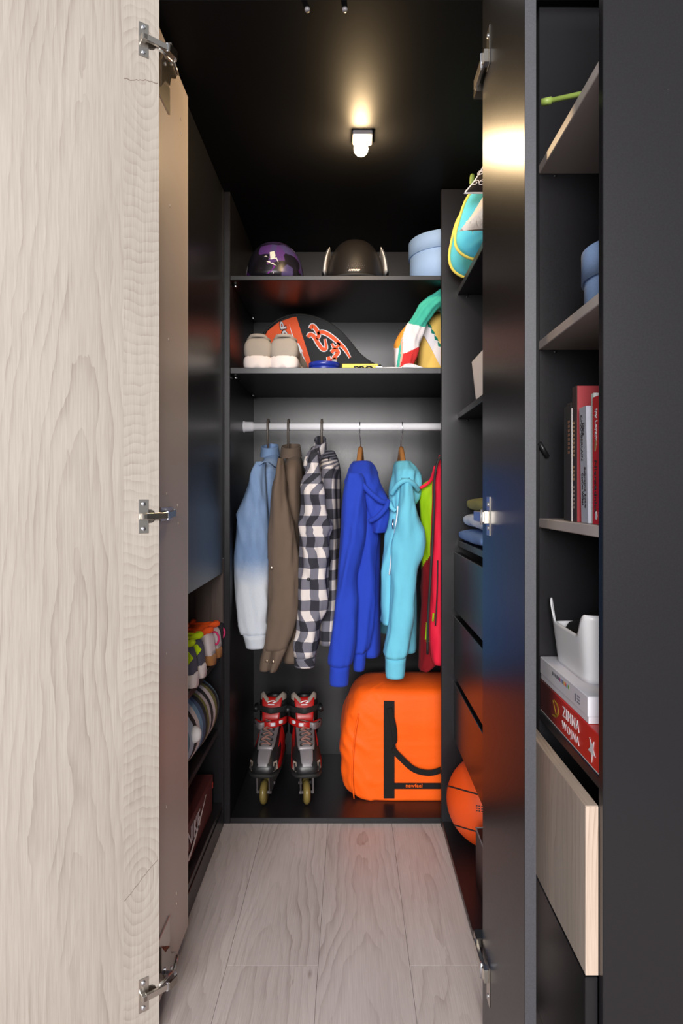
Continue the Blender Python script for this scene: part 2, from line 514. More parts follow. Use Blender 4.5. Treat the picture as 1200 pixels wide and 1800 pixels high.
# ------------------------------------------------------------------ bookcase outside the door
XBF = 0.370
bk = thing('bookcase', 'black bookcase with taupe shelves and an oak drawer beside the black door', 'bookcase', (0.53, 1.1, 0))
DN, DF = 0.9535, 1.2576
box('side_panel', XBF, 0.72, DN - 0.0165, DN, 0, 2.02, M['black'], bk)
box('side_panel', XBF + 0.001, 0.72, DF, DF + T, 0, 2.02, M['black'], bk)
box('back_panel', 0.71, 0.72, DN, DF, 0, 2.02, M['black'], bk)
SH = (1.689, 1.343, 0.9945)
for z in SH:
    box('shelf', XBF + 0.001, 0.71, DN, DF, z - 0.0178, z, M['taupe'], bk)
for z in SH:
    lathe('shelf_support', [(0.004, 0), (0.004, -0.012)], (XBF + 0.033, DF - 0.0005, z - 0.0178 - 0.003), M['blackp'], bk, 'Y', 10)
ZD = 0.620
box('counter_board', XBF + 0.001, 0.71, DN, DF, ZD - T, ZD, M['black'], bk)
dr = slab('drawer', (0.350, DN - 0.001, 0.326), (0, 1.2745 - DN, 0), (0, 0, 0.577 - 0.326), (0.019, 0, 0), M['oak2'], bk, 0.0008)
tag(dr, 'pale oak drawer front')
slab('edge_band', (0.350, DN - 0.0018, 0.3262), (0.019, 0, 0), (0, 0, 0.5766 - 0.326), (0, 0.0009, 0), M['oakedge'], dr, 0)
slab('edge_band', (0.350, DN - 0.001, 0.577), (0.019, 0, 0), (0, 1.2745 - DN, 0), (0, 0, 0.0008), M['oakedge'], dr, 0)
d2 = box('drawer', 0.350, 0.369, DN - 0.001, 1.2745, 0.078, 0.322, M['gloss'], bk)
box('plinth', 0.352, 0.71, DN, DF, 0.0, 0.074, M['black'], bk)
tube('shelf_bracket', [(0.368, 1.245, 1.142), (0.386, 1.25, 1.115)], 0.0045, M['blackp'], bk, 10)

# ------------------------------------------------------------------ doors
bd = thing('folding_door', 'greige inner leaf of the folding door standing against the shoe cabinet', 'door', (-0.388, 1.37, 0))
leaf = box('door_leaf', -0.396, -0.380, 1.245, 1.4995, PZ(1629, 1.5), PZ(170, 1.5), M['greige'], bd, 0.0006)
box('edge_band', -0.396, -0.3798, 1.4995, 1.5006, PZ(1629, 1.5), PZ(170, 1.5), M['edge'], leaf, 0)
for px, py in ((318, 210), (318, 235), (298, 362), (296, 597), (293, 1148), (293, 1418), (310, 1570), (310, 1588), (293, 868), (312, 888), (313, 920)):
    d = -0.38 * F / (px - CX)
    lathe('screw_cap', [(0.0035, 0), (0.0035, 0.0008), (0.0, 0.001)], (-0.38, d, PZ(py, d)), M['cap'], leaf, 'X', 10)

od = thing('folding_door', 'pale oak leaf of the folding door opened towards the room', 'door', (-0.55, 1.09, 0))
E = Vector((PX(280, 1.225), 1.225, 0.0)); dirv = Vector((-0.804, -0.595, 0)); nrm = Vector((0.595, -0.804, 0))
ol = slab('door_leaf', E + Vector((0, 0, 0.01)), dirv * 0.5, (0, 0, 1.98), -nrm * 0.018, M['oak'], od, 0.0006)

def hinge(parent, z, kind):
    """concealed hinge: cup plate on the oak leaf, arm reaching to the greige leaf"""
    o3 = lambda u, w, zz: E + dirv * u + nrm * w + Vector((0, 0, zz))
    h = slab('hinge', o3(0.040, 0, z - 0.032), -dirv * 0.019, (0, 0, 0.064), nrm * 0.0016, M['metal'], parent, 0.0006)
    for dz in (-0.0235, 0.0235):
        c = o3(0.031, 0.0016, z + dz)
        rings = [ering(c + nrm * hh, dirv * r, Vector((0, 0, r)), 12) for r, hh in ((0.0042, 0), (0.0042, 0.0012), (0.0028, 0.0022))]
        loft('screw', rings, M['screw'], h)
        slab('screw_slot', c + nrm * 0.0022 - Vector((0, 0, 0.0022)) - dirv * 0.0004, dirv * 0.0008, (0, 0, 0.0044), nrm * 0.0004, M['darkmetal'], h, 0)
    c = o3(0.0195, 0.0, z)
    rings = [ering(c + nrm * hh, dirv * r, Vector((0, 0, r)), 24) for r, hh in ((0.0130, 0), (0.0130, 0.0006), (0.0115, 0.0009), (0.0105, 0.0004))]
    loft('hinge_cup', rings, M['darkmetal'], h)
    s = -1 if kind > 0 else 1
    za = z
    # knuckle block, long arm and elbow
    slab('hinge_knuckle', o3(0.037, 0.0016, za - 0.006), -dirv * 0.010, (0, 0, 0.012), nrm * 0.012, M['metal'], h, 0.001)
    slab('hinge_slot', o3(0.0335, 0.0137, za - 0.004), -dirv * 0.0055, (0, 0, 0.008), nrm * 0.0004, M['darkmetal'], h, 0)
    a0 = o3(0.030, 0.010, za)
    if kind == 0:
        a1 = Vector((-0.352, 1.236, z + 0.001)); a2 = Vector((-0.366, 1.335, z + 0.003))
        segs = [(a0, a1, 0.0125, 0.006), (a1, a2, 0.0135, 0.007)]
        mount = (1.275, 1.36, z - 0.012, z + 0.016)
    else:
        a1 = Vector((-0.3515, 1.232, za + kind * 0.003)); a2 = Vector((-0.3415, 1.252, za + kind * 0.001))
        segs = [(a0, a1, 0.0125, 0.006), (a1, a2, 0.0165, 0.012)]
        tube('hinge_link', [Vector((-0.362, 1.212, za - kind * 0.012)), Vector((-0.347, 1.244, za - kind * 0.014))], 0.0028, M['metal'], h, 8)
        def HB_(px, py, X=-0.3655):
            d_ = X * F / (px - CX); z_ = PZ(py, d_)
            return Vector((X, d_, za + kind * (z_ - PZ(72, 1.209))))
        pl_ = [HB_(*q) for q in ((284, 106), (292, 92), (303, 88), (307, 100), (313, 128), (309, 139), (301, 137), (299, 151), (291, 142), (284, 152))]
        prism('hinge_body', pl_, (-0.0105, 0, 0), M['darkmetal'], h, 0.0008)
        tube('hinge_pin', [HB_(306, 108, -0.364), HB_(313, 132, -0.364)], 0.0022, M['metal'], h, 8)
        slab('hinge_arm', HB_(303, 92, -0.350) - Vector((0, 0.006, 0.014)), (0, 0.012, 0), (0, 0, 0.030), (-0.016, 0, 0), M['darkmetal'], h, 0.001)
        for q in ((290, 112), (301, 112)):
            lathe('screw', [(0.0036, 0), (0.0036, 0.0015), (0.002, 0.002)], HB_(*q), M['screw'], h, 'X', 10)
        zq = sorted((HB_(284, 100).z, HB_(284, 150).z))
        mount = (1.262, 1.34, zq[0], zq[1])
    for n_, (p, q, w, t) in enumerate(segs):
        ax = (q - p).normalized(); sd = Vector((0, 0, 1)) if abs(ax.z) < 0.6 else Vector((0, 1, 0))
        sd = (sd - ax * sd.dot(ax)).normalized(); up = ax.cross(sd)
        slab('hinge_arm', p - sd * w * 0.5 - up * t * 0.5, q - p, sd * w, up * t, M['metal'] if n_ % 2 == 0 else M['darkmetal'], h, 0.0008)
        rings = [ering(q + sd * hh, ax * 0.0032, up * 0.0032, 10) for hh in (-w * 0.62, w * 0.62)]
        loft('hinge_pin', rings, M['screw'], h, smooth=False)
    box('mounting_plate', -0.380, -0.3765, mount[0], mount[1], mount[2], mount[3], M['metal'], h, 0.0006)
hinge(od, PZ(72, 1.209), 1)
hinge(od, 1.0, 0)
hinge(od, PZ(1747, 1.209), -1)

kd = thing('closet_door', 'black door leaf standing open beside the bookcase, lamp glare on its face', 'door', (0.266, 1.1, 0))
kl = box('door_leaf', 0.258, 0.2748, 0.946, 1.246, 0.004, 2.004, M['gloss'], kd, 0.0008)
box('edge_band', 0.2582, 0.2746, 0.9450, 0.946, 0.005, 2.003, panel('graphite_edge_band', (0.045, 0.045, 0.052), 0.5, 0.5), kl, 0)
for zc, s in ((PZ(91, 1.2), 1), (PZ(907, 1.2), 0), (PZ(1722, 1.2), -1)):
    h = box('hinge', 0.2565, 0.258, 1.178, 1.204, zc - 0.036, zc + 0.036, M['metal'], kd, 0.0005)
    for dz in (-0.022, 0.022):
        lathe('screw', [(0.004, 0), (0.004, -0.0012), (0.002, -0.002)], (0.2565, 1.190, zc + dz), M['screw'], h, 'X', 12)
    za = zc - s * 0.018 + (0.0 if s else -0.002)
    box('hinge_knuckle', 0.2475, 0.2565, 1.182, 1.20, za - 0.012, za + 0.012, M['metal'], h, 0.001)
    box('hinge_arm', 0.2455, 0.2535, 1.19, 1.272, za - 0.010, za + 0.010, M['metal'], h, 0.0012)
    box('hinge_arm', 0.2475, 0.2800, 1.255, 1.284, za - 0.008 - s * 0.012, za + 0.008 - s * 0.012, M['darkmetal'], h, 0.001)
    lathe('hinge_pin', [(0.003, -0.014), (0.003, 0.014)], (0.2465, 1.2, za), M['screw'], h, 'Z', 10)
# ------------------------------------------------------------------ rail and hangers
YR, ZRL, RR = 2.283, 1.2835, 0.0142
rl = thing('hanging_rail', 'white round hanging rail with an end flange under the lower shelf', 'rail', (0.07, YR, ZRL - RR))
lathe('rail_tube', [(RR, 0), (RR, XR2 - XI - 0.006)], (XI + 0.003, YR, ZRL), M['whiterail'], rl, 'X', 24)
lathe('end_flange', [(0.0215, 0), (0.0215, 0.004), (0.0185, 0.006), (0.0175, 0.034), (0.0150, 0.036)], (XI, YR, ZRL), M['whiterail'], rl, 'X', 24)

def arms(x, z0, wid, drop, mat, parent, half=0.19, h=0.022, yaw=0.0):
    """curved shoulder bar of a hanger in the depth direction"""
    rings = []
    for i in range(21):
        t = -1 + i / 10.0
        y = t * half; z = z0 - drop * (abs(t) ** 1.25)
        c = Vector((x + math.sin(yaw) * y, YR + y, z))
        rings.append(ering(c, (wid, 0, 0), (0, 0, h * (1 - 0.45 * abs(t))), 14, 0.7))
    return loft('shoulder_bar', rings, mat, parent)

M['brownp'] = plain('brown_hanger_plastic', srgb(84, 74, 66), 0.4, 0, 0.06)
M['hwood'] = wood('hanger_wood', srgb(196, 132, 72), srgb(120, 70, 34), u0=0.0, slope=1, amount=0.25, freq=40)
def hanger_plastic(px, label):
    x = PX(px, 2.26)
    t = thing('clothes_hanger', label, 'hanger', (x, YR, 1.15), 'brown plastic hangers')
    pts = [(x, YR - 0.004, 1.225), (x, YR - 0.006, 1.245)]
    for a in range(0, 211, 15):
        r = math.radians(185 - a)
        pts.append((x, YR + 0.021 * math.cos(r), ZRL + 0.002 + 0.0215 * math.sin(r)))
    pts = [(x, YR, 1.19), (x, YR - 0.012, 1.222), (x, YR - 0.0215, 1.255)] + pts[3:]
    tube('hook', pts, 0.0052, M['brownp'], t, 10, flat=((1, 0, 0), 0.0042))
    arms(x, 1.184, 0.005, 0.085, M['brownp'], t, half=0.15, h=0.014)
def hanger_wood(px, label, yaw):
    x = PX(px, 2.27)
    t = thing('clothes_hanger', label, 'hanger', (x, YR, 1.13), 'wooden hangers with chrome hooks')
    s = 1 if yaw > 0 else -1
    pts = [(x + 0.004 * s, YR, 1.205), (x + 0.004 * s, YR, 1.232), (x, YR - 0.012, 1.25), (x - 0.001 * s, YR - 0.0155, 1.275)]
    for a in range(0, 181, 15):
        r = math.radians(172 - a)
        pts.append((x, YR + 0.0160 * math.cos(r), ZRL + 0.0160 * math.sin(r)))
    tube('hook', pts, 0.0018, M['chrome'], t, 8)
    arms(x + 0.003 * s, 1.192, 0.0095, 0.10, M['hwood'], t, half=0.135, h=0.022, yaw=yaw)

hanger_plastic(470, 'brown plastic hanger holding the denim jacket')
hanger_plastic(506, 'brown plastic hanger holding the brown shirt')
hanger_plastic(565, 'brown plastic hanger holding the checked shirt')
hanger_wood(632, 'wooden hanger with chrome hook in the royal blue hoodie', 0.09)
hanger_wood(707, 'wooden hanger with chrome hook in the turquoise hoodie', -0.02)

# ------------------------------------------------------------------ garments
def garment(name, label, cat, px):
    return thing(name, label, cat, (PX(px, 2.25), YR, 0.55), 'clothes on the hanging rail')

def sleeve(name, rows, d, ry, mat, parent, seed=0, fold=0.006, yc=None, steps=56, n=36, matfn=None, e=0.9, caps=(True, True)):
    d0, d1 = d if isinstance(d, tuple) else (d, d)
    rings = []
    R = cr(rows, steps)
    for i, (py, l, r) in enumerate(R):
        t = i / steps
        dd = d0 + (d1 - d0) * t
        y = dd if yc is None else yc + (dd - d0)
        xl, xr, z = PX(l, dd), PX(r, dd), PZ(py, dd)
        rr = ry * (0.55 + 0.45 * min(1, t * 5)) * (1 - 0.25 * t)
        ring = ering(((xl + xr) / 2, y, z), ((xr - xl) / 2, 0, 0), (0, rr, 0), n, e)
        c = Vector(((xl + xr) / 2, y, z))
        out = []
        for p in ring:
            q = p - c
            ang = q.normalized()
            nz = noise.noise(Vector((ang.x * 2.2 + seed, ang.y * 2.2, z * 4.0))) + 0.6 * noise.noise(Vector((p.x * 30 + seed, p.y * 22, z * 14 + p.x * 30)))
            cre = max(0, noise.noise(Vector((p.x * 18 + seed * 2, p.y * 12, z * 9 - p.x * 40)))) 
            rid = 1 - abs(noise.noise(Vector((p.x * 9 + seed * 3, p.y * 6, z * 5.5 + p.x * 22 * (1 if int(seed) % 2 else -1)))) ) * 3.2
            k = fold * (nz - 0.9 * cre + 1.1 * max(0, rid))
            k *= 1.0 if abs(ang.y) > 0.35 else 0.35
            out.append(p + ang * k)
        rings.append(out)
    return loft(name, rings, mat, parent, caps, True, True, matfn)

def body(name, rows, mat, parent, seed=0, fold=0.005, n=44, steps=44, matfn=None, e=0.75):
    """rows: z, x left, x right, y front, y back"""
    rings = []
    for z, xl, xr, yf, yb in cr(rows, steps):
        c = Vector(((xl + xr) / 2, (yf + yb) / 2, z))
        ring = ering(c, ((xr - xl) / 2, 0, 0), (0, (yb - yf) / 2, 0), n, e)
        out = []
        for p in ring:
            nz = noise.noise(Vector((p.x * 8 + seed, p.y * 16, z * 2.5))) + 0.5 * noise.noise(Vector((p.x * 20 + seed, p.y * 40, z * 8)))
            sx = 1 if p.x > c.x else -1
            out.append(p + Vector((sx * fold * nz, fold * 0.5 * nz, 0)))
        rings.append(out)
    return loft(name, rings, mat, parent, (True, True), True, True, matfn)

def brows(pc, hw, ztop, zhem, hy=0.165, d=2.2):
    x = PX(pc, d); w = hw * d / F
    dz = ztop - zhem
    return [(ztop, x - w * 0.5, x + w * 0.5, YR - 0.045, YR + 0.045),
            (ztop - 0.02, x - w * 0.75, x + w * 0.75, YR - 0.075, YR + 0.075),
            (ztop - 0.06, x - w * 0.95, x + w * 0.95, YR - hy * 0.9, YR + hy * 0.9),
            (ztop - 0.12, x - w, x + w, YR - hy, YR + hy),
            (ztop - dz * 0.5, x - w, x + w, YR - hy * 0.98, YR + hy * 0.98),
            (zhem, x - w * 1.02, x + w * 1.02, YR - hy, YR + hy)]

def collar(parent, pc, py0, py1, hw, mat, d=2.2, yr=0.055, tilt=0.012, name='collar'):
    x = PX(pc, d); w = hw * d / F
    rings = []
    for sgn in (1, -1):
        for i in range(5):
            t = i / 4 if sgn > 0 else 1 - i / 4
            z = PZ(py1 + (py0 - py1) * t, d)
            g = (0.0 if sgn > 0 else -0.004)
            flare = 1.18 - 0.18 * t
            ring = []
            for k in range(28):
                a = 2 * math.pi * k / 28
                ring.append(Vector((x + (w * flare + g) * math.cos(a), YR - 0.015 + (yr * flare + g) * math.sin(a), z + tilt * math.sin(a) + 0.003 * noise.noise(Vector((a, t * 2, pc))))))
            rings.append(ring)
    return loft(name, rings, mat, parent, (False, False))

def button(parent, px, py, d, mat, r=0.0055):
    lathe('button', [(r, 0), (r, 0.002), (r * 0.6, 0.003)], P(px, py, d), mat, parent, 'Y', 12)

SD = 2.088
# denim jacket: faded towards the cuff
k = NB('denim_dip_bleached'); v, s = k.obj(); u_, v_ = k.uv()
fine = k.noise(v, 1100, 2); twill = k.noise(k.xyz(k.mul(s[0], 900), k.mul(s[1], 500), k.mul(s[2], 250)), 1.0, 2)
blot = k.noise(v, 14, 3)
edge = k.add(s[2], k.mul(k.noise(v, 25, 4, 0.7), 0.05))
nd = k.n('ShaderNodeMapRange', interpolation_type='SMOOTHSTEP'); nd.inputs[1].default_value = PZ(1035, SD) + 0.025; nd.inputs[2].default_value = PZ(975, SD) + 0.025
k.put(nd.inputs[0], edge)
blue = k.mix(k.add(k.mul(blot, 0.6), k.mul(twill, 0.4)), srgb(96, 128, 176), srgb(150, 176, 212))
k.color(k.mix(nd.outputs[0], k.mix(twill, srgb(200, 208, 220), srgb(222, 228, 236)), blue))
k.b.inputs['Roughness'].default_value = 0.9; k.bump(k.add(twill, k.mul(k.noise(v, 70, 3), 1.5)), 0.35, 0.001)
M['denim'] = k.m
g = garment('denim_jacket', 'light blue denim jacket with bleached white cuffs', 'jacket', 455)
DR = [(812, 450, 466), (825, 445, 466), (845, 438, 467), (870, 430, 469), (898, 419, 471), (940, 415, 473), (985, 411, 473), (1040, 413, 471), (1090, 421, 468), (1113, 427, 467)]
sleeve('sleeve', DR, SD, 0.052, M['denim'], g, 1, 0.007)
sleeve('sleeve', DR, SD, 0.045, M['denim'], g, 2, 0.006, yc=2.462)
c1 = [(1111, 427, 468), (1114, 428, 468), (1126, 431, 468), (1137, 433, 467)]
sleeve('cuff', c1, SD - 0.0, 0.048, M['denim'], g, 1, 0.0015, steps=8)
body('body', brows(474, 17, PZ(790, 2.2), 0.62), M['denim'], g, 3)
collar(g, 470, 781, 799, 15, M['denim'])
tube('seam', [P(455, 818, 2.05), P(463, 812, 2.06), P(472, 812, 2.1), P(484, 822, 2.13)], 0.0022, M['denim'], g, 6)
M['stitch'] = plain('denim_stitch', srgb(120, 130, 150), 0.9)

M['brown'] = cloth('brown_cotton', srgb(108, 92, 80), 0.10, 1000, 0.3)
g = garment('brown_shirt', 'brown cotton shirt with a slit cuff between denim and checks', 'shirt', 505)
BR = [(806, 489, 496), (818, 487, 497), (835, 485, 499), (850, 482, 501), (880, 479, 507), (920, 476, 515), (970, 473, 523), (1020, 471, 527), (1060, 471, 526), (1090, 470, 522), (1120, 467, 513), (1140, 463, 504)]
sleeve('sleeve', BR, SD, 0.052, M['brown'], g, 4, 0.0065)
sleeve('sleeve', BR, SD, 0.045, M['brown'], g, 5, 0.006, yc=2.462)
sleeve('cuff', [(1132, 465, 481), (1145, 463, 481), (1160, 459, 479), (1177, 457, 475)], SD - 0.008, 0.030, M['brown'], g, 6, 0.003, steps=12)
sleeve('cuff', [(1132, 481, 506), (1145, 481, 502), (1160, 478, 494), (1179, 475, 485)], SD - 0.004, 0.032, M['brown'], g, 7, 0.003, steps=12)
body('body', brows(514, 17, PZ(793, 2.2), PZ(1158, 2.2), 0.150), M['brown'], g, 8)
collar(g, 508, 781, 800, 17, M['brown'])
M['but'] = plain('snap_button', srgb(150, 132, 116), 0.25, 0.8)
for px, py in ((477, 998), (469, 1162), (480, 1163)):
    button(g, px, py, SD - 0.046 + (0.012 if py > 1100 else 0), M['but'])

# checked shirt
k = NB('black_white_check'); u, v = k.uv()
ob, so = k.obj()
def stripe(c, w): return k.math('LESS_THAN', k.math('FRACT', k.math('DIVIDE', c, w)), 0.5)
wv = k.noise(k.xyz(k.mul(u, 900), k.mul(v, 900), 0), 1.0, 1)
a = stripe(k.add(u, 0.011), 0.062); b = stripe(v, 0.068)
both = k.mul(a, b); one = k.math('SUBTRACT', k.add(a, b), k.mul(both, 2.0))
c1 = k.mix(one, srgb(222, 212, 208), srgb(110, 108, 120))
c2 = k.mix(both, c1, srgb(24, 24, 34))
k.color(k.mix(k.mul(wv, 0.25), c2, srgb(90, 88, 96)))
k.b.inputs['Roughness'].default_value = 0.9; k.bump(k.add(wv, k.mul(k.noise(ob, 70, 3), 1.4)), 0.3, 0.001)
M['check'] = k.m
g = garment('checked_shirt', 'black and white checked flannel shirt on a brown hanger', 'shirt', 560)
CR_ = [(796, 546, 560), (808, 543, 561), (822, 541, 562), (850, 533, 566), (880, 531, 570), (905, 529, 576), (925, 528, 585), (945, 526, 580), (1000, 526, 577), (1060, 525, 577), (1100, 522, 562), (1130, 520, 557), (1152, 518, 554)]
sleeve('sleeve', CR_, SD, 0.055, M['check'], g, 9, 0.008)
sleeve('sleeve', CR_, SD, 0.045, M['check'], g, 10, 0.008, yc=2.462)
sleeve('cuff', [(1150, 518, 555), (1156, 517, 555), (1164, 517, 554), (1171, 518, 553)], SD, 0.040, M['check'], g, 11, 0.001, steps=8)
body('body', brows(576, 20, PZ(790, 2.2), PZ(1128, 2.2), 0.150), M['check'], g, 12, 0.009)
collar(g, 561, 770, 806, 11, M['check'], tilt=0.02)
sleeve('collar_fold', [(785, 548, 560), (800, 538, 562), (815, 534, 556), (828, 535, 548)], 2.14, 0.03, M['check'], g, 13, 0.006, steps=16)
button(g, 542, 1018, SD - 0.050, M['blackp'], 0.005)

# hoodies
M['royal'] = cloth('royal_blue_fleece', srgb(40, 66, 176), 0.10, 700, 0.35)
g = garment('hooded_sweatshirt', 'royal blue hooded sweatshirt with ribbed cuffs', 'hoodie', 632)
HB = [(832, 612, 634), (846, 607, 637), (862, 604, 640), (900, 600, 644), (940, 599, 643), (980, 596, 634), (1010, 593, 627), (1050, 590, 626), (1100, 585, 625), (1140, 579, 621), (1160, 577, 618), (1167, 579, 615)]
sleeve('sleeve', HB, SD, 0.056, M['royal'], g, 14, 0.006)
sleeve('cuff', [(1165, 579, 615), (1172, 580, 614), (1190, 579, 613), (1203, 580, 612)], SD, 0.040, M['royal'], g, 14, 0.0012, steps=10)
S2 = [(850, 626, 640), (880, 625, 652), (915, 624, 660), (945, 624, 665), (965, 624, 662), (1000, 622, 660), (1060, 621, 658), (1100, 620, 655), (1135, 618, 650), (1144, 619, 643)]
sleeve('front_pocket_side', S2, 2.135, 0.05, M['royal'], g, 15, 0.006)
sleeve('hem_rib', [(1143, 618, 645), (1150, 619, 643), (1165, 620, 642), (1177, 621, 640)], 2.135, 0.035, M['royal'], g, 15, 0.001, steps=8)
body('body', brows(650, 19, PZ(822, 2.2), PZ(1150, 2.2), 0.14), M['royal'], g, 16)
sleeve('sleeve', HB, SD, 0.045, M['royal'], g, 17, 0.006, yc=2.462)
HD = [(811, 628, 648), (817, 618, 657), (828, 612, 662), (845, 610, 668), (862, 614, 675), (878, 625, 681), (895, 638, 683), (915, 648, 680), (935, 654, 672)]
sleeve('hood', HD, (2.20, 2.13), 0.085, M['royal'], g, 18, 0.010, steps=40)
tube('hood_rim', path([P(612, 850, 2.10), P(622, 838, 2.085), P(634, 848, 2.07), P(650, 866, 2.06), P(668, 880, 2.06), P(680, 884, 2.075)], 30), 0.0085, M['royal'], g, 10)
tube('hood_rim', path([P(650, 916, 2.07), P(664, 908, 2.055), P(678, 892, 2.06), P(682, 880, 2.08)], 20), 0.008, M['royal'], g, 10)

M['turq'] = cloth('turquoise_fleece', srgb(108, 190, 214), 0.10, 700, 0.35)
g = garment('hooded_sweatshirt', 'turquoise hooded sweatshirt with a zip and ribbed cuffs', 'hoodie', 708)
HT = [(840, 706, 718), (855, 703, 724), (880, 700, 728), (900, 697, 733), (925, 694, 741), (948, 691, 748), (970, 689, 745), (1000, 687, 735), (1050, 685, 727), (1100, 682, 724), (1140, 675, 719), (1151, 674, 716), (1154, 677, 713)]
sleeve('sleeve', HT, SD, 0.056, M['turq'], g, 20, 0.006)
sleeve('cuff', [(1152, 676, 714), (1160, 677, 713), (1177, 677, 712), (1190, 678, 710)], SD, 0.040, M['turq'], g, 20, 0.0012, steps=10)
sleeve('sleeve', HT, SD, 0.045, M['turq'], g, 21, 0.006, yc=2.462)
S3 = [(870, 685, 705), (900, 682, 708), (930, 677, 710), (980, 673, 705), (1030, 669, 700), (1060, 669, 696), (1095, 672, 695)]
sleeve('front_side', S3, 2.135, 0.05, M['turq'], g, 22, 0.006)
body('body', brows(714, 19, PZ(828, 2.2), PZ(1142, 2.2), 0.14), M['turq'], g, 23)
HD2 = [(811, 700, 718), (817, 694, 725), (830, 690, 733), (845, 686, 737), (862, 683, 737), (880, 683, 733), (896, 688, 722)]
sleeve('hood', HD2, (2.20, 2.14), 0.085, M['turq'], g, 24, 0.010, steps=36)
tube('hood_rim', path([P(688, 868, 2.09), P(694, 858, 2.07), P(704, 848, 2.055), P(716, 845, 2.055), P(728, 852, 2.07), P(735, 862, 2.10)], 30), 0.008, M['turq'], g, 10)
tube('hood_rim', path([P(684, 880, 2.09), P(688, 892, 2.07), P(695, 898, 2.07)], 12), 0.007, M['turq'], g, 8)
tube('zip', path([P(699, 890, 2.065), P(696, 920, 2.07), P(691, 950, 2.08), P(684, 1010, 2.085)], 24), 0.0022, M['whiterail'], g, 8)
tube('zip_pull', [P(691, 912, 2.06), P(690, 922, 2.06), P(691, 930, 2.058)], 0.003, M['chrome'], g, 8)

M['red'] = cloth('red_shell_fabric', srgb(222, 34, 62), 0.08, 600, 0.2, 0.6)
M['lime'] = cloth('lime_shell_fabric', srgb(148, 190, 24), 0.08, 600, 0.2, 0.6)
M['dkred'] = cloth('dark_red_lining', srgb(120, 20, 28), 0.1, 600, 0.2)
g = garment('outdoor_jacket', 'red and lime outdoor jacket with black zips at the end of the rail', 'jacket', 780)
hx = PX(800, 2.27)
sleeve('sleeve', [(800, 772, 815), (815, 767, 818), (845, 761, 820), (880, 760, 822), (950, 757, 822), (1020, 755, 822), (1090, 752, 820), (1140, 757, 818), (1166, 762, 815)], SD, 0.055, M['red'], g, 30, 0.007)
def jm(c):
    px = CX + c.x * F / c.y; py = CY - (c.z - CZ) * F / c.y
    if px < 763 and py < 1000 - (px - 740) * 1.5: return 1
    if 1095 < py < 1130 and px > 748: return 1
    return 2
J2 = [(842, 757, 785), (852, 742, 785), (862, 738, 785), (900, 739, 785), (950, 741, 785), (1000, 741, 785), (1050, 741, 785), (1100, 739, 785), (1150, 738, 780), (1175, 738, 752)]
sleeve('body', J2, 2.16, 0.06, [M['red'], M['lime'], M['dkred']], g, 31, 0.005, steps=90, n=60, matfn=jm)
body('back', brows(800, 22, PZ(805, 2.2), PZ(1140, 2.2), 0.13), M['red'], g, 32)
tube('piping', path([P(776, 800, 2.035), P(768, 815, 2.035), P(763, 848, 2.032), P(763, 880, 2.032), P(760, 950, 2.032), P(756, 1020, 2.032), P(752, 1090, 2.035), P(751, 1150, 2.045)], 40), 0.0042, M['blackrub'], g, 8)
tube('shoulder_trim', path([P(738, 858, 2.10), P(750, 851, 2.10), P(758, 842, 2.09), P(765, 820, 2.06)], 16), 0.0055, M['red'], g, 8)
tube('zip', path([P(769, 985, 2.032), P(768, 1040, 2.032), P(765, 1100, 2.032)], 16), 0.0022, M['blackrub'], g, 8)
tube('zip_pull', [P(761.5, 1078, 2.03), P(760.5, 1092, 2.03)], 0.003, M['lime'], g, 8)
hg = thing('clothes_hanger', 'chrome hook hanger inside the red and lime jacket', 'hanger', (hx, YR, 1.13))
pts = [(hx, YR, 1.18), (hx, YR, 1.25), (hx, YR - 0.016, 1.272)] + [(hx, YR + 0.016 * math.cos(math.radians(172 - a)), ZRL + 0.016 * math.sin(math.radians(172 - a))) for a in range(0, 181, 15)]
tube('hook', pts, 0.0018, M['chrome'], hg, 8)
arms(hx, 1.175, 0.008, 0.07, M['hwood'], hg, h=0.016)

# ------------------------------------------------------------------ upper shelf: two helmets and a round box
def dome(name, c, rx, ry, h, mat, parent, n=48, rows=20, pw=2.0, z0=0.0):
    rings = []
    for i in range(rows + 1):
        t = (math.pi / 2) * i / rows
        f = math.cos(t) ** (2 / pw) if i < rows else 1e-4
        z = z0 + (h - z0) * math.sin(t) ** (2 / pw)
        rings.append(ering(Vector(c) + Vector((0, 0, z)), (rx * f, 0, 0), (0, ry * f, 0), n, 0.92))
    return loft(name, rings, mat, parent, (True, True))
hy = 2.17; sc = F / hy
hc = Vector((PX(484, hy), hy, Z1))
k = NB('purple_graphic_shell'); v, s = k.obj()
vo = k.n('ShaderNodeTexVoronoi'); k.put(vo.inputs['Vector'], v); vo.inputs['Scale'].default_value = 26
sp = k.n('ShaderNodeSeparateColor'); k.t.links.new(vo.outputs['Color'], sp.inputs[0])
col = k.ramp(sp.outputs[0], [(0.0, srgb(20, 18, 24)), (0.30, srgb(70, 28, 92)), (0.42, srgb(70, 62, 104)), (0.6, srgb(26, 23, 32)), (0.84, srgb(170, 164, 160)), (0.92, srgb(80, 50, 108))], True)
d2z = k.math('GREATER_THAN', s[2], Z1 + 0.125)
k.color(k.mix(d2z, col, srgb(52, 40, 70)))
k.b.inputs['Roughness'].default_value = 0.36
h = thing('helmet', 'purple skate helmet with a graffiti pattern on the top shelf', 'helmet', hc)
dome('shell', hc + Vector((0, 0, 0.008)), 51 / sc, 0.125, PZ(431, hy) - Z1 - 0.008, k.m, h, pw=2.3)
M['purple'] = plain('purple_gloss', srgb(110, 40, 132), 0.25); M['lilac'] = plain('lilac_gloss', srgb(112, 104, 150), 0.25)
M['bone'] = plain('bone_print', srgb(214, 208, 198), 0.4)
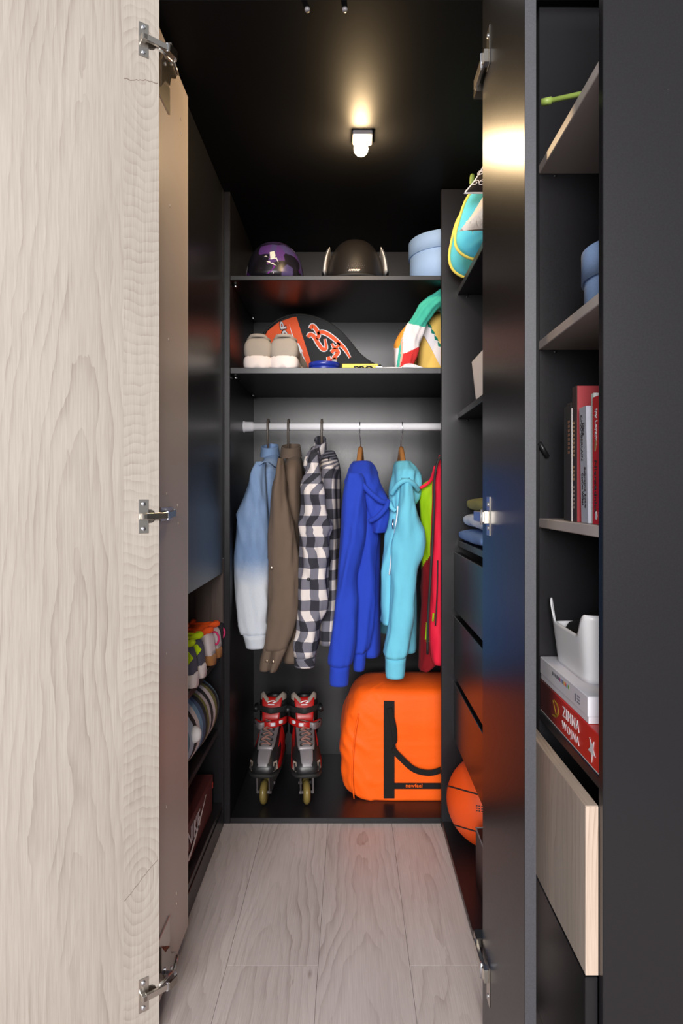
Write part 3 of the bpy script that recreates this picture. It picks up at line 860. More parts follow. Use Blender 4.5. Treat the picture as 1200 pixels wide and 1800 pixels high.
def on_dome(c, rx, ry, hh, px, py, pw=2.3, lift=0.0016):
    """point on the dome seen at a pixel"""
    best = None
    for i in range(80):
        y = c.y - ry * (1 - i / 80)
        p = P(px, py, y)
        f = abs((p.x - c.x) / rx) ** 2 + abs((p.y - c.y) / ry) ** 2
        if f < 1 and p.z <= c.z + 0.008 + hh * max(0.0, 1 - f ** (pw / 2)) ** (1 / pw) + 1e-4:
            best = p; break
    if best is None: best = P(px, py, c.y)
    return best + (best - (c + Vector((0, 0, 0.03)))).normalized() * lift
hh = PZ(431, hy) - Z1 - 0.008
def dpatch(name, pts, mat):
    q = [on_dome(hc, 51 / sc, 0.125, hh, a, b) for a, b in pts]
    ctr = sum(q, Vector()) / len(q)
    nn = (ctr - (hc + Vector((0, 0, 0.03)))).normalized()
    V = [ctr + nn * 0.001] + q + [p - nn * 0.0035 for p in q]
    m_ = len(q)
    Fc = [(0, 1 + i, 1 + (i + 1) % m_) for i in range(m_)] + [(1 + i, 1 + m_ + i, 1 + m_ + (i + 1) % m_, 1 + (i + 1) % m_) for i in range(m_)]
    return mesh(name, V, Fc, mat, h)
dpatch('graphic_patch', [(462, 465), (470, 463), (484, 468), (478, 476), (472, 481), (457, 480), (459, 472)], M['purple'])
dpatch('graphic_patch', [(461, 452), (468, 450), (474, 455), (486, 453), (489, 461), (489, 468), (482, 466), (470, 461)], M['bone'])
dpatch('graphic_patch', [(474, 444), (482, 442), (484, 450), (482, 455), (475, 454)], M['bone'])
dpatch('graphic_patch', [(501, 449), (509, 451), (509, 459), (502, 464), (496, 466)], M['bone'])
dpatch('graphic_patch', [(446, 452), (452, 448), (457, 456), (458, 464), (450, 462)], M['bone'])
dpatch('graphic_patch', [(487, 443), (500, 441), (502, 449), (496, 454), (490, 452)], M['purple'])
dpatch('graphic_patch', [(480, 478), (490, 468), (503, 467), (512, 474), (514, 481), (480, 481)], M['lilac'])
dpatch('graphic_patch', [(450, 479), (462, 477), (470, 481), (450, 482)], M['lilac'])

hb = Vector((PX(624, hy), hy, Z1))
M['brownh'] = plain('dark_brown_matte_shell', (0.012, 0.0095, 0.008), 0.5, 0, 0.1, 60, 0, 300, 0.25)
h = thing('helmet', 'dark brown riding helmet with pale side trims on the top shelf', 'helmet', hb)
dome('shell', hb + Vector((0, 0, 0.006)), 50 / sc, 0.125, PZ(427, hy) - Z1 - 0.006, M['brownh'], h, pw=2.4)
for s in (-1, 1):
    pts = [P(624 + s * 53, 486, hy), P(624 + s * 51.5, 472, hy), P(624 + s * 48.5, 458, hy), P(624 + s * 44, 446, hy)]
    tube('side_trim', path(pts, 14), lambda t: 0.0065 * (1 - 0.7 * t), plain('pale_trim', srgb(196, 190, 186), 0.4), h, 10, flat=((0, 1, 0), 0.06))
    tube('edge_trim', path([p + Vector((s * 0.007, 0.01, 0)) for p in pts], 14), 0.004, M['blackrub'], h, 8, flat=((0, 1, 0), 0.055))
rim = [hb + Vector((50.5 / sc * math.cos(a), 0.127 * math.sin(a), 0.010)) for a in [2 * math.pi * i / 40 for i in range(40)]]
tube('rim', rim, 0.006, M['blackrub'], h, 8, closed=True)
yv = hy - 0.124
M['mesh'] = plain('vent_mesh', srgb(120, 104, 98), 0.35, 0.5)
for i in range(9):
    for j in range(3):
        px, py = 611 + i * 3.4 + j * 1.7, 470.5 - j * 3.2
        if j == 2 and (i < 2 or i > 6): continue
        q = on_dome(hb, 50 / sc, 0.125, PZ(427, hy) - Z1 - 0.006, px, py, 2.4)
        lathe('vent_dot', [(0.0012, 0), (0.0007, 0.001)], q, M['mesh'], h, 'Y', 6)
for i in range(7):
    q0 = on_dome(hb, 50 / sc, 0.125, PZ(427, hy) - Z1 - 0.006, 613 + i * 2.8, 476.5, 2.4)
    q1 = on_dome(hb, 50 / sc, 0.125, PZ(427, hy) - Z1 - 0.006, 615 + i * 2.8, 473.5, 2.4)
    ribbon('maker_mark', [q0, q1], 0.003, (0, -1, 0.2), plain('silver_print', srgb(190, 178, 168), 0.3, 0.4), h)

M['pblue'] = plain('pale_blue_card', srgb(142, 172, 214), 0.7, 0, 0.03, 80, 0.05, 400)
bx = thing('round_box', 'large pale blue round box with a lid on the top shelf', 'box', (0.335, 2.215, Z1))
lathe('box_body', [(0.128, 0), (0.128, 0.155), (0.126, 0.155)], (0.335, 2.215, Z1), M['pblue'], bx, n=64)
lathe('lid', [(0.128, 0.118), (0.1325, 0.118), (0.1325, 0.172), (0.131, 0.174), (0.0, 0.174)], (0.335, 2.215, Z1), M['pblue'], bx, n=64)
# ------------------------------------------------------------------ shoes
def shoe(name, label, cat, heel, ang, L, W, H, mats, group=None, lace=None, collar_col=None, band=None, sole_h=0.028, rim_col=None):
    """heel: base point at the heel; ang: direction of the toe in the floor plane"""
    t = thing(name, label, cat, heel, group)
    heel = Vector(heel)
    ax = Vector((math.cos(ang), math.sin(ang), 0)); sx = Vector((-ax.y, ax.x, 0)); up = Vector((0, 0, 1))
    def ring(s, w, z0, z1, e=0.75, n=24): 
        return ering(heel + ax * (s * L) + up * ((z0 + z1) / 2), sx * w, up * ((z1 - z0) / 2), n, e)
    prof = cr([(0.0, 0.42, 0.50), (0.03, 0.70, 0.88), (0.10, 0.82, 1.0), (0.25, 0.80, 0.93), (0.4, 0.78, 0.86), (0.55, 0.88, 0.74), (0.7, 1.0, 0.58), (0.85, 0.96, 0.45), (0.95, 0.72, 0.36), (1.0, 0.3, 0.24)], 44)
    loft('upper', [ring(s, W / 2 * w, sole_h * 0.6, max(sole_h + 0.012, H * h)) for s, w, h in prof], mats[0], t)
    sp = cr([(-0.015, 0.35, 1.0), (0.0, 0.60, 1.1), (0.06, 0.82, 1.15), (0.25, 0.84, 1.0), (0.45, 0.82, 0.9), (0.7, 1.06, 0.85), (0.88, 1.0, 0.9), (0.98, 0.66, 1.15), (1.02, 0.3, 1.3)], 40)
    loft('sole', [ring(s, W / 2 * w, 0.0, sole_h * h, 0.55) for s, w, h in sp], mats[1], t)
    # collar opening and tongue
    rim = []
    for i in range(28):
        a = 2 * math.pi * i / 28
        s = 0.20 + 0.165 * math.cos(a); w = 0.30 * math.sin(a)
        hh = H * (0.97 - 0.10 * (s - 0.04) + (0.06 if s < 0.08 else 0))
        rim.append(heel + ax * (s * L) + sx * (w * W) + up * hh)
    tube('collar', rim, 0.006 if rim_col is None else 0.009, rim_col or mats[0], t, 8, closed=True)
    mesh('lining', [heel + ax * 0.2 * L + up * H * 0.86] + rim, [(0, 1 + i, 1 + (i + 1) % 28) for i in range(28)], collar_col or M['blackrub'], t)
    loft('tongue', [ering(heel + ax * (s * L) + up * (H * z), sx * (0.19 * W), up * 0.005 + ax * 0.004, 12) for s, z in ((0.52, 0.80), (0.44, 0.90), (0.36, 1.04), (0.33, 1.12))], collar_col or mats[0], t)
    for i in range(4):
        s = 0.44 + 0.07 * i; z = H * (0.90 - 0.09 * i)
        tube('lace', [heel + ax * (s * L) + sx * (q * W * 0.28) + up * (z - abs(q) * 0.010) for q in (-1, -0.5, 0, 0.5, 1)], 0.0028, lace or M['white'], t, 6)
    if band:
        loft('heel_band', [ring(s, W / 2 * w * 1.03, sole_h * 0.9, H * 0.42) for s, w in ((-0.004, 0.34), (0.03, 0.62), (0.10, 0.74), (0.2, 0.76))], band, t)
    return t

M['taupec'] = cloth('taupe_knit', srgb(168, 158, 148), 0.08, 800, 0.3)
M['whitesole'] = plain('white_foam_sole', srgb(238, 226, 222), 0.6, 0, 0.03)
M['teal'] = cloth('teal_lining', srgb(40, 120, 124), 0.1)
for px, a, lab in ((452, 92, 'grey sneaker with white sole beside the shelf side panel'), (497, 86, 'grey sneaker with white sole leaning on the racket cover')):
    d = 2.055
    h = Vector((PX(px, d), d, Z2))
    shoe('sneaker', lab, 'shoe', h, math.radians(a), 0.235, 0.112, 0.108, (M['taupec'], M['whitesole']), 'grey sneakers on the shelf', collar_col=M['teal'], sole_h=0.042)

# ------------------------------------------------------------------ racket cover
M['orangev'] = plain('orange_vinyl', srgb(236, 86, 26), 0.5, 0, 0.04, 40, 0.05, 60, 0.2)
M['blackv'] = plain('black_vinyl', (0.008, 0.008, 0.009), 0.55, 0, 0.1, 40, 0.1, 50, 0.2)
M['wprint'] = plain('white_print', srgb(222, 220, 224), 0.45)
RD = 2.345
rc = thing('racket_cover', 'black and orange padded racket cover standing at the back of the shelf', 'bag', (PX(545, RD), RD + 0.02, Z2))
zb = Z2 + 0.001
out = [(452, 652), (453, 620), (457, 600), (470, 577), (490, 561), (515, 553), (541, 554), (570, 563), (595, 580), (615, 601), (632, 622), (650, 636), (668, 646), (674, 655), (668, 668)]
pl = [P(a, b, RD) for a, b in out]
pl = path(pl, 60)
base = [Vector((pl[-1].x - 0.02, RD, zb)), Vector((pl[0].x + 0.03, RD, zb)), ]
poly = pl + [Vector((pl[-1].x - 0.03, RD, zb)), Vector((pl[0].x + 0.04, RD, zb)), Vector((pl[0].x + 0.005, RD, zb + 0.02))]
poly = [Vector((p.x, p.y, max(p.z, zb))) for p in poly]
ctr = sum(poly, Vector()) / len(poly)
def shrink(pp, k, dy): return [Vector((ctr.x + (p.x - ctr.x) * k, p.y + dy, max(zb, ctr.z + (p.z - ctr.z) * k))) for p in pp]
loft('cover_body', [shrink(poly, 0.965, 0.0), shrink(poly, 0.99, 0.004), shrink(poly, 1.0, 0.014), shrink(poly, 1.0, 0.034), shrink(poly, 0.97, 0.045)], M['blackv'], rc, smooth=False, uvs=False)
tube('piping', shrink(pl, 0.997, 0.003), 0.0042, M['blackrub'], rc, 8)
RF = RD - 0.0012
def RP(a, b, off=0.0): return P(a, b, RD) + Vector((0, -0.0012 - off, 0))
prism('orange_panel', [RP(a, b) for a, b in ((457, 640), (458, 606), (470, 582), (490, 566), (515, 557.5), (521, 557), (530, 586), (540, 617), (551, 652), (551, 668), (500, 668), (462, 660))], (0, 0.001, 0), M['orangev'], rc)
text('lettering', 'OP', RP(509, 603, 0.0006), (-0.18, 0, 0.98), (-0.98, 0, -0.18), 12.5 * RD / F, M['blackv'], rc, width=41 * RD / F, bold=0.06)
text('lettering', 'OP', RP(508.5, 602.4, 0.0012), (-0.18, 0, 0.98), (-0.98, 0, -0.18), 11.0 * RD / F, M['wprint'], rc, width=39 * RD / F, bold=0.02)
def strokes(pts, w, off, mat, name, n=24):
    q = path([RP(a, b, off) for a, b in pts], n)
    ww = [w * (0.55 + 0.45 * math.sin(math.pi * min(1, 0.12 + i / n * 0.95)) ** 0.5) * RD / F for i in range(n + 1)]
    ribbon(name, q, ww, (0, -1, 0), mat, rc, 0.0005)
sw = [[(545, 578), (549, 573), (556, 580), (560, 590), (557, 597)],
      [(541, 593), (545, 588), (552, 592), (559, 604), (567, 614), (573, 612), (571, 596)],
      [(558, 587), (566, 584), (578, 589), (592, 600), (606, 614), (615, 629)],
      [(583, 604), (588, 612), (596, 606), (592, 602)], [(582, 620), (588, 615), (594, 620), (586, 630), (592, 631)], [(577, 627), (580, 636), (590, 631)]]
for st in sw: strokes(st, 9.5 if st is not sw[3] else 7, 0.0004, M['wprint'], 'print_outline')
for st in sw: strokes(st, 6.5 if st is not sw[3] else 4.5, 0.0012, M['orangev'], 'print_swirl')
prism('lightning_print', [RP(a, b, 0.0006) for a, b in ((508, 569), (513, 585), (520, 602), (525, 604), (533, 620), (530, 618), (539, 640), (529, 625), (531, 628), (520, 608), (517, 607))], (0, 0.0005, 0), M['wprint'], rc)
lathe('zip_end', [(0.0055, 0), (0.0055, 0.012), (0.003, 0.016)], (PX(668, 2.12), 2.12, Z2 + 0.012), M['blackp'], rc, 'Z', 12)
tube('zip_cord', path([P(650, 640, 2.33), P(660, 643, 2.25), Vector((PX(667, 2.13), 2.13, Z2 + 0.012))], 12), 0.004, M['blackrub'], rc, 8)
box('zip_tag', PX(583, 2.3), PX(592, 2.3), 2.296, 2.30, PZ(640, 2.3), PZ(632, 2.3), M['greyp'], rc, 0.001)

# small things along the shelf edge
dt = thing('tin', 'flat round royal blue tin in front of the racket cover', 'tin', (PX(570, 2.105), 2.105, Z2))
M['bluetin'] = plain('blue_tin', srgb(34, 52, 150), 0.3)
lathe('tin_base', [(0.0495, 0), (0.0495, 0.016)], (PX(570, 2.105), 2.105, Z2), M['bluetin'], dt, n=40)
lathe('lid', [(0.0515, 0.013), (0.0515, 0.027), (0.050, 0.0285), (0, 0.0285)], (PX(570, 2.105), 2.105, Z2), M['bluetin'], dt, n=40)
yb = thing('carton', 'narrow yellow carton with black lettering lying beside the blue tin', 'box', (PX(633, 2.09), 2.12, Z2))
M['yel'] = plain('yellow_card', srgb(222, 200, 30), 0.45)
yy = 2.085
box('carton_body', PX(601, yy), PX(664, yy), yy, yy + 0.06, Z2, PZ(639.5, yy), M['yel'], yb)
text('lettering', 'PRO', (PX(622, yy), yy - 0.0004, PZ(652, yy)), (1, 0, 0), (0, 0, 1), 8.5 * yy / F, M['blackp'], yb, width=34 * yy / F, bold=0.05)
for i in range(13):
    ribbon('small_print', [P(637 + i * 1.9, 643, yy - 0.0004), P(638.2 + i * 1.9, 643, yy - 0.0004)], 0.0025, (0, -1, 0), M['blackp'], yb, 0.0003)
cb = thing('cable', 'white cable coiled in front of the patterned scarf', 'cable', (PX(715, 2.07), 2.07, Z2))
wz = Z2 + 0.003
pts = [(PX(668, 2.05), 2.05, wz), (PX(690, 2.045), 2.045, wz), (PX(704, 2.05), 2.05, wz + 0.001), (PX(712, 2.06), 2.06, wz + 0.012), (PX(722, 2.07), 2.07, wz + 0.016), (PX(735, 2.07), 2.07, wz + 0.009), (PX(744, 2.06), 2.06, wz + 0.001), (PX(738, 2.045), 2.045, wz), (PX(720, 2.04), 2.04, wz + 0.002), (PX(708, 2.045), 2.045, wz + 0.003), (PX(712, 2.055), 2.055, wz + 0.008), (PX(728, 2.06), 2.06, wz + 0.010)]
tube('cable_loop', path(pts, 80), 0.0028, M['white'], cb, 8)
lathe('cable_plug', [(0.004, 0), (0.004, 0.02), (0.002, 0.022)], (PX(660, 2.05), 2.05, wz + 0.002), M['white'], cb, 'X', 10)

# scarf over a yellow carrier
M['s_teal'] = cloth('scarf_teal', srgb(66, 172, 152), 0.12); M['s_white'] = cloth('scarf_white', srgb(226, 220, 224), 0.05)
M['s_or'] = cloth('scarf_orange', srgb(226, 150, 56), 0.08); M['s_red'] = cloth('scarf_red', srgb(206, 56, 56), 0.1)
M['s_pink'] = cloth('scarf_salmon', srgb(226, 168, 150), 0.08)
sc_ = thing('scarf', 'patterned scarf in teal, white, orange and red draped over a yellow bag', 'scarf', (PX(715, 2.1), 2.1, Z2))
def smf(c):
    px = CX + c.x * F / c.y; py = CY - (c.z - CZ) * F / c.y
    if py < 568 + (px - 715) * 0.22 and px > 720 - (py - 552) * 0.1: return 0
    if py < 571 + (px - 715) * 0.2: return 1
    if px < 715 - (py - 568) * 0.33 and py < 612: return 2
    if py < 612 - (px - 722) * 0.45 + 4 and px > 708: return 1
    if px > 712 + (640 - py) * 0.28 - 8: return 3
    if px > 703 + (640 - py) * 0.06: return 4
    return 0 if px > 697 + (640 - py) * 0.12 else 1
sleeve('cloth_fold', [(511, 770, 800), (518, 760, 800), (530, 742, 790), (545, 731, 768), (560, 722, 756), (575, 711, 747), (590, 700, 744), (605, 694, 738), (620, 694, 735), (635, 693, 729), (652, 694, 722)], 2.11, 0.034, [M['s_teal'], M['s_white'], M['s_or'], M['s_red'], M['s_pink']], sc_, 41, 0.005, steps=110, n=80, matfn=smf)
M['ycanvas'] = cloth('yellow_canvas', srgb(226, 188, 100), 0.08, 700, 0.2)
ybg = thing('tote_bag', 'yellow canvas bag with a white band of green checks behind the scarf', 'bag', (0.33, 2.26, Z2))
BGY = 2.155
rows = [(Z2 + 0.001, 0.232, 0.43, BGY, 2.40), (Z2 + 0.08, 0.232, 0.43, BGY, 2.40), (Z2 + 0.16, 0.240, 0.425, BGY + 0.001, 2.39), (Z2 + 0.205, 0.262, 0.42, BGY + 0.012, 2.37), (Z2 + 0.232, 0.30, 0.41, BGY + 0.04, 2.34)]
rings = []
for r in cr(rows, 30): rings.append(ering(((r[1] + r[2]) / 2, (r[3] + r[4]) / 2, r[0]), ((r[2] - r[1]) / 2, 0, 0), (0, (r[4] - r[3]) / 2, 0), 48, 0.35))
loft('bag_body', rings, M['ycanvas'], ybg)
def BP(a, b, off=0.0): return P(a, b, BGY) + Vector((0, -0.0015 - off, 0))
ribbon('white_band', [BP(744, 572), BP(752, 585), BP(764, 606), BP(776, 630), BP(790, 655)], 0.034, (0, -1, 0), M['s_white'], ybg, 0.001)
M['gcheck'] = cloth('green_check', srgb(28, 120, 100), 0.08)
for i in range(6):
    a = 751 + i * 5.8; b = 566 + i * 11.2
    prism('green_check', [BP(a, b, 0.0018), BP(a + 5.5, b + 6, 0.0018), BP(a + 8, b + 11.5, 0.0018), BP(a + 1.0, b + 9, 0.0018)], (0, 0.0006, 0), M['gcheck'], ybg)
ribbon('white_band', [P(757, 541, BGY - 0.002), P(768, 544, BGY - 0.001), P(778, 549, BGY)], 0.008, (0, -1, 0), M['s_white'], ybg, 0.001)

# ------------------------------------------------------------------ inline skates
M['sk_red'] = plain('skate_red', srgb(172, 24, 22), 0.35); M['sk_grey'] = plain('skate_silver', srgb(116, 110, 112), 0.4, 0.2)
M['sk_pad'] = cloth('skate_liner', srgb(150, 138, 128), 0.08); M['sk_wheel'] = plain('skate_wheel', srgb(120, 104, 56), 0.3)
M['sk_lace'] = cloth('skate_lace', srgb(150, 110, 100), 0.1)
def skate(x, y, yaw, s, label):
    """toe towards the camera; s = side the buckle sits on"""
    t = thing('inline_skate', label, 'skate', (x, y + 0.12, T), 'pair of inline skates')
    R = Matrix.Rotation(yaw, 4, 'Z'); O = Vector((x, y, T))
    def W(a, b, c): return O + (R @ Vector((a, b, c)))
    ex = R @ Vector((1, 0, 0)); ey = R @ Vector((0, 1, 0)); ez = Vector((0, 0, 1))
    def sec(b, w, z0, z1, e=0.8, n=28): return ering(W(0, b, (z0 + z1) / 2), ex * w, ez * ((z1 - z0) / 2), n, e)
    loft('boot_shell', [sec(*r) for r in ((0.0, 0.020, 0.112, 0.128), (0.008, 0.036, 0.104, 0.142), (0.03, 0.046, 0.100, 0.158), (0.07, 0.049, 0.100, 0.178), (0.11, 0.046, 0.100, 0.196), (0.15, 0.043, 0.100, 0.214), (0.20, 0.042, 0.100, 0.225), (0.25, 0.040, 0.100, 0.21), (0.275, 0.028, 0.104, 0.18))], M['blackp'], t)
    loft('sole_rim', [sec(*r) for r in ((-0.004, 0.022, 0.100, 0.112), (0.006, 0.040, 0.096, 0.112), (0.03, 0.050, 0.094, 0.112), (0.10, 0.052, 0.094, 0.112), (0.2, 0.046, 0.094, 0.112), (0.27, 0.036, 0.094, 0.112))], M['blackrub'], t)
    for q in (-1, 1):      # red side panels and pale vents
        V = []
        for b, z0, z1, w in ((0.028, 0.118, 0.140, 0.0455), (0.06, 0.114, 0.160, 0.0500), (0.10, 0.114, 0.180, 0.0485), (0.15, 0.116, 0.204, 0.0455), (0.19, 0.120, 0.215, 0.0445)):
            V += [W(q * (w + 0.001), b, z0), W(q * (w + 0.0005), b, (z0 + z1) / 2), W(q * (w - 0.010), b, z1), W(q * (w - 0.012), b, z0)]
        Fc = []
        for i in range(4):
            a = i * 4; c = a + 4
            Fc += [(a, a + 1, c + 1, c), (a + 1, a + 2, c + 2, c + 1), (a + 2, a + 3, c + 3, c + 2)]
        if q < 0: Fc = [f[::-1] for f in Fc]
        mesh('side_panel', V, Fc, M['sk_red'], t, True)
        prism('vent', [W(q * 0.036, 0.010, 0.118), W(q * 0.047, 0.028, 0.122), W(q * 0.044, 0.030, 0.148), W(q * 0.034, 0.018, 0.146)], ey * -0.003, M['sk_pad'], t)
        tube('vent_bar', [W(q * 0.039, 0.005, 0.122), W(q * 0.041, 0.012, 0.145)], 0.003, M['blackrub'], t, 6)
    # toe ridge
    loft('toe_plate', [ering(W(0, b, z), ex * w, ez * 0.006, 16, 0.6) for b, z, w in ((0.004, 0.132, 0.016), (0.02, 0.150, 0.020), (0.05, 0.168, 0.022), (0.07, 0.178, 0.022))], M['greyp'], t)
    # lace panel
    top = [(0.05, 0.172, 0.026), (0.075, 0.183, 0.030), (0.10, 0.195, 0.031), (0.13, 0.210, 0.032), (0.155, 0.228, 0.033), (0.175, 0.250, 0.034)]
    loft('lace_panel', [ering(W(0, b, z), ex * w, (ez * 0.8 - ey * 0.5) * 0.006, 16, 0.6) for b, z, w in top], M['sk_grey'], t)
    for i in range(5):
        b = 0.062 + i * 0.018; z = 0.186 + i * 0.0105
        for q in (-1, 1):
            lathe('eyelet', [(0.0045, 0), (0.0045, 0.0012)], W(q * 0.017, b - 0.003, z), M['blackrub'], t, 'Y', 10)
        tube('lace', path([W(-0.017 * (1 if i % 2 else -1), b - 0.005, z + 0.001), W(0, b + 0.004, z + 0.010), W(0.017 * (1 if i % 2 else -1), b + 0.013, z + 0.011)], 8), 0.0022, M['sk_lace'], t, 6)
        tube('lace', path([W(-0.015, b - 0.004, z + 0.001), W(0, b - 0.003, z + 0.006), W(0.015, b - 0.004, z + 0.001)], 8), 0.0020, M['sk_lace'], t, 6)
    # cuff, liner, tongue
    def shell(nm, rr, a0, a1, z0, z1, mat, th=0.006, cy=0.225, rx=0.046, ry=0.052, lean=0.02, top=None):
        rings = []
        for i in range(25):
            a = math.radians(a0 + (a1 - a0) * i / 24)
            zt = z1 if top is None else top(i / 24, z1)
            q = []
            for z, r in ((z0, rr), (zt - 0.008, rr), (zt, rr - th * 0.5), (zt - 0.008, rr - th), (z0, rr - th)):
                q.append(W((rx + r) * math.cos(a), cy + lean * (z - 0.2) + (ry + r) * math.sin(a), z))
            rings.append(q)
        loft(nm, rings, mat, t)
    shell('cuff', 0.004, -60, 240, 0.17, 0.292, M['blackp'])
    for a0, a1 in ((-72, 25), (155, 252)):
        shell('liner', 0.0, a0, a1, 0.20, 0.318, M['sk_pad'], 0.016, top=lambda u, z1: z1 - 0.05 * abs(u - 0.5) ** 1.5)
    loft('tongue', [ering(W(0, b, z), ex * w, (ey * -0.7 + ez * 0.4) * 0.006, 20, 0.6) for b, z, w in ((0.150, 0.225, 0.028), (0.164, 0.250, 0.031), (0.176, 0.275, 0.033), (0.188, 0.296, 0.036), (0.194, 0.303, 0.035))], M['sk_red'], t)
    ribbon('tongue_mark', path([W(-0.014, 0.1745, 0.290), W(-0.004, 0.1755, 0.294), W(0.008, 0.176, 0.295), W(0.013, 0.175, 0.291), W(0.004, 0.174, 0.289)], 14), 0.0032, ex.cross(ez) + ez * 0.4, M['wprint'], t)
    ribbon('tongue_mark', [W(-0.012, 0.171, 0.2835), W(0.010, 0.171, 0.2835)], 0.0035, ex.cross(ez) + ez * 0.4, M['wprint'], t)
    # straps
    def strap(nm, z, dz, half, mat, r=0.0065, x0=-0.056, x1=0.056, bulge=0.055, b0=0.19):
        pts = []
        for i in range(13):
            u = -1 + i / 6
            xx = x0 + (x1 - x0) * (u + 1) / 2
            pts.append(W(xx, b0 - bulge * (1 - (xx / 0.062) ** 2) ** 0.5 + 0.02 * abs(u), z + dz * u))
        return tube(nm, pts, r * 0.45, mat, t, 12, flat=((0, 0, 1), half))
    strap('ankle_strap', 0.268, -0.002 * s, 0.0105, M['blackrub'], b0=0.205)
    tube('buckle', [W(-s * -0.055, 0.20, 0.262), W(-s * -0.060, 0.17, 0.268)], 0.010, M['blackp'], t, 10)
    tube('buckle', [W(s * -0.056, 0.20, 0.272), W(s * -0.058, 0.175, 0.262)], 0.009, M['blackp'], t, 10)
    strap('power_strap', 0.2285, 0.006 * s, 0.0125, M['sk_red'], 0.008, b0=0.178, bulge=0.060)
    xa, xb = (-0.058, -0.004) if s > 0 else (0.004, 0.058)
    strap('strap_plate', 0.2285 - 0.0045, 0.004 * s, 0.0125, M['sk_grey'], 0.010, xa, xb, 0.065, 0.178)
    for i in range(2):
        xx = s * (0.014 + i * 0.022)
        pts = [W(xx + q, 0.177 - 0.0645 * (1 - ((xx + q) / 0.062) ** 2) ** 0.5 + 0.012 * abs(xx) / 0.03, 0.230 + 0.0035 * s * (xx / 0.03)) for q in (-0.008, 0.0, 0.008)]
        tube('strap_badge', pts, 0.0022, M['wprint'], t, 12, flat=((0, 0, 1), 0.0062))
    xm = -s * 0.036
    for zz, ln in ((0.229, 0.016), (0.221, 0.010)):
        pts = [W(xm + q * ln, 0.178 - 0.068 * (1 - ((xm + q * ln) / 0.064) ** 2) ** 0.5 + 0.008, zz + 0.003 * q) for q in (-1, 0, 1)]
        tube('strap_mark', pts, 0.0018, M['blackrub'], t, 8, flat=((0, 0, 1), 0.002))
    # frame and wheels
    for q in (-1, 1):
        prism('frame_rail', [W(q * 0.019, 0.012, 0.098), W(q * 0.019, 0.262, 0.098), W(q * 0.019, 0.27, 0.045), W(q * 0.019, 0.245, 0.030), W(q * 0.019, 0.04, 0.030), W(q * 0.019, 0.016, 0.042)], ex * (q * 0.002), M['sk_grey'], t)
    for i in range(4):
        c = W(0, 0.036 + i * 0.071, 0.038)
        prof = [(0.010, -0.011), (0.024, -0.012), (0.032, -0.0095), (0.0365, -0.005), (0.038, 0.0), (0.0365, 0.005), (0.032, 0.0095), (0.024, 0.012), (0.010, 0.011)]
        w = loft('wheel', [ering(c + ex * h, ey * r, ez * r, 28) for r, h in prof], M['sk_wheel'], t)
        loft('axle', [ering(c + ex * h, ey * 0.005, ez * 0.005, 10) for h in (-0.024, 0.024)], M['sk_grey'], w)
    return t
skate(PX(461, 2.09), 2.085, math.radians(-3), 1, 'red and black inline skate with its silver strap plate beside the side panel')
skate(PX(540, 2.09), 2.085, math.radians(7), -1, 'red and black inline skate standing next to the orange duffel bag')

# ------------------------------------------------------------------ duffel bag
M['obag'] = cloth('orange_nylon', srgb(250, 98, 22), 0.06, 500, 0.35, 0.55)
M['webbing'] = cloth('black_webbing', (0.014, 0.013, 0.013), 0.2, 900, 0.3)
DB = 2.139
db = thing('duffel_bag', 'orange duffel bag with black handles standing on the wardrobe floor', 'bag', (0.225, 2.28, T))
rows = [(1408.0, 622, 1.0), (1402, 612, 1.0), (1390, 604, 1.0), (1370, 599, 1.0), (1340, 597, 1.0), (1305, 598, 0.99), (1270, 604, 0.985), (1245, 612, 0.96), (1228, 620, 0.92), (1218, 630, 0.85), (1213, 645, 0.70), (1211, 665, 0.45)]
rings = []
R_ = cr([(-a, b, c) for a, b, c in rows], 50)
for a, b, c in R_:
    z = max(T + 0.001, PZ(-a, DB)); xl = PX(b, DB); xr = 0.452 - xl if False else 0.484 - (xl - PX(597, DB))
    yf = DB + (1 - c) * 0.16; ybk = DB + 0.27 - (1 - c) * 0.14
    ring = ering(((xl + xr) / 2, (yf + ybk) / 2, z), ((xr - xl) / 2, 0, 0), (0, (ybk - yf) / 2, 0), 96, 0.42)
    o_ = []
    for p in ring:
        edge = 1 if p.x < xl + 0.11 else 0.45
        nz = noise.noise(Vector((p.x * 14, p.y * 10, p.z * 9))) * 0.009 * edge + noise.noise(Vector((p.x * 40, p.y * 30, p.z * 30 + p.x * 20))) * 0.004 * edge
        rid = max(0, 1 - abs(noise.noise(Vector((p.x * 10 + 4, p.y * 6, p.z * 13 + p.x * 14)))) * 6) * 0.007 * edge
        o_.append(p + Vector((nz if p.x < 0.2 else -nz, -(abs(nz) * 0.3 + rid), 0)))
    rings.append(o_)
loft('bag_body', rings, M['obag'], db)
tube('seam', path([P(622, 1404, DB - 0.001), P(619, 1370, DB - 0.004), P(620, 1330, DB - 0.004), P(624, 1290, DB - 0.003), P(630, 1255, DB + 0.002)], 30), 0.0022, M['obag'], db, 8)
for pa, pb in ((674, 693), (822, 841)):
    ribbon('strap', [P((pa + pb) / 2, 1403, DB - 0.007), P((pa + pb) / 2, 1350, DB - 0.008), P((pa + pb) / 2, 1290, DB - 0.008), P((pa + pb) / 2, 1250, DB - 0.006), P((pa + pb) / 2, 1232, DB + 0.002)], (pb - pa) * DB / F, (0, -1, 0), M['webbing'], db, 0.0022)
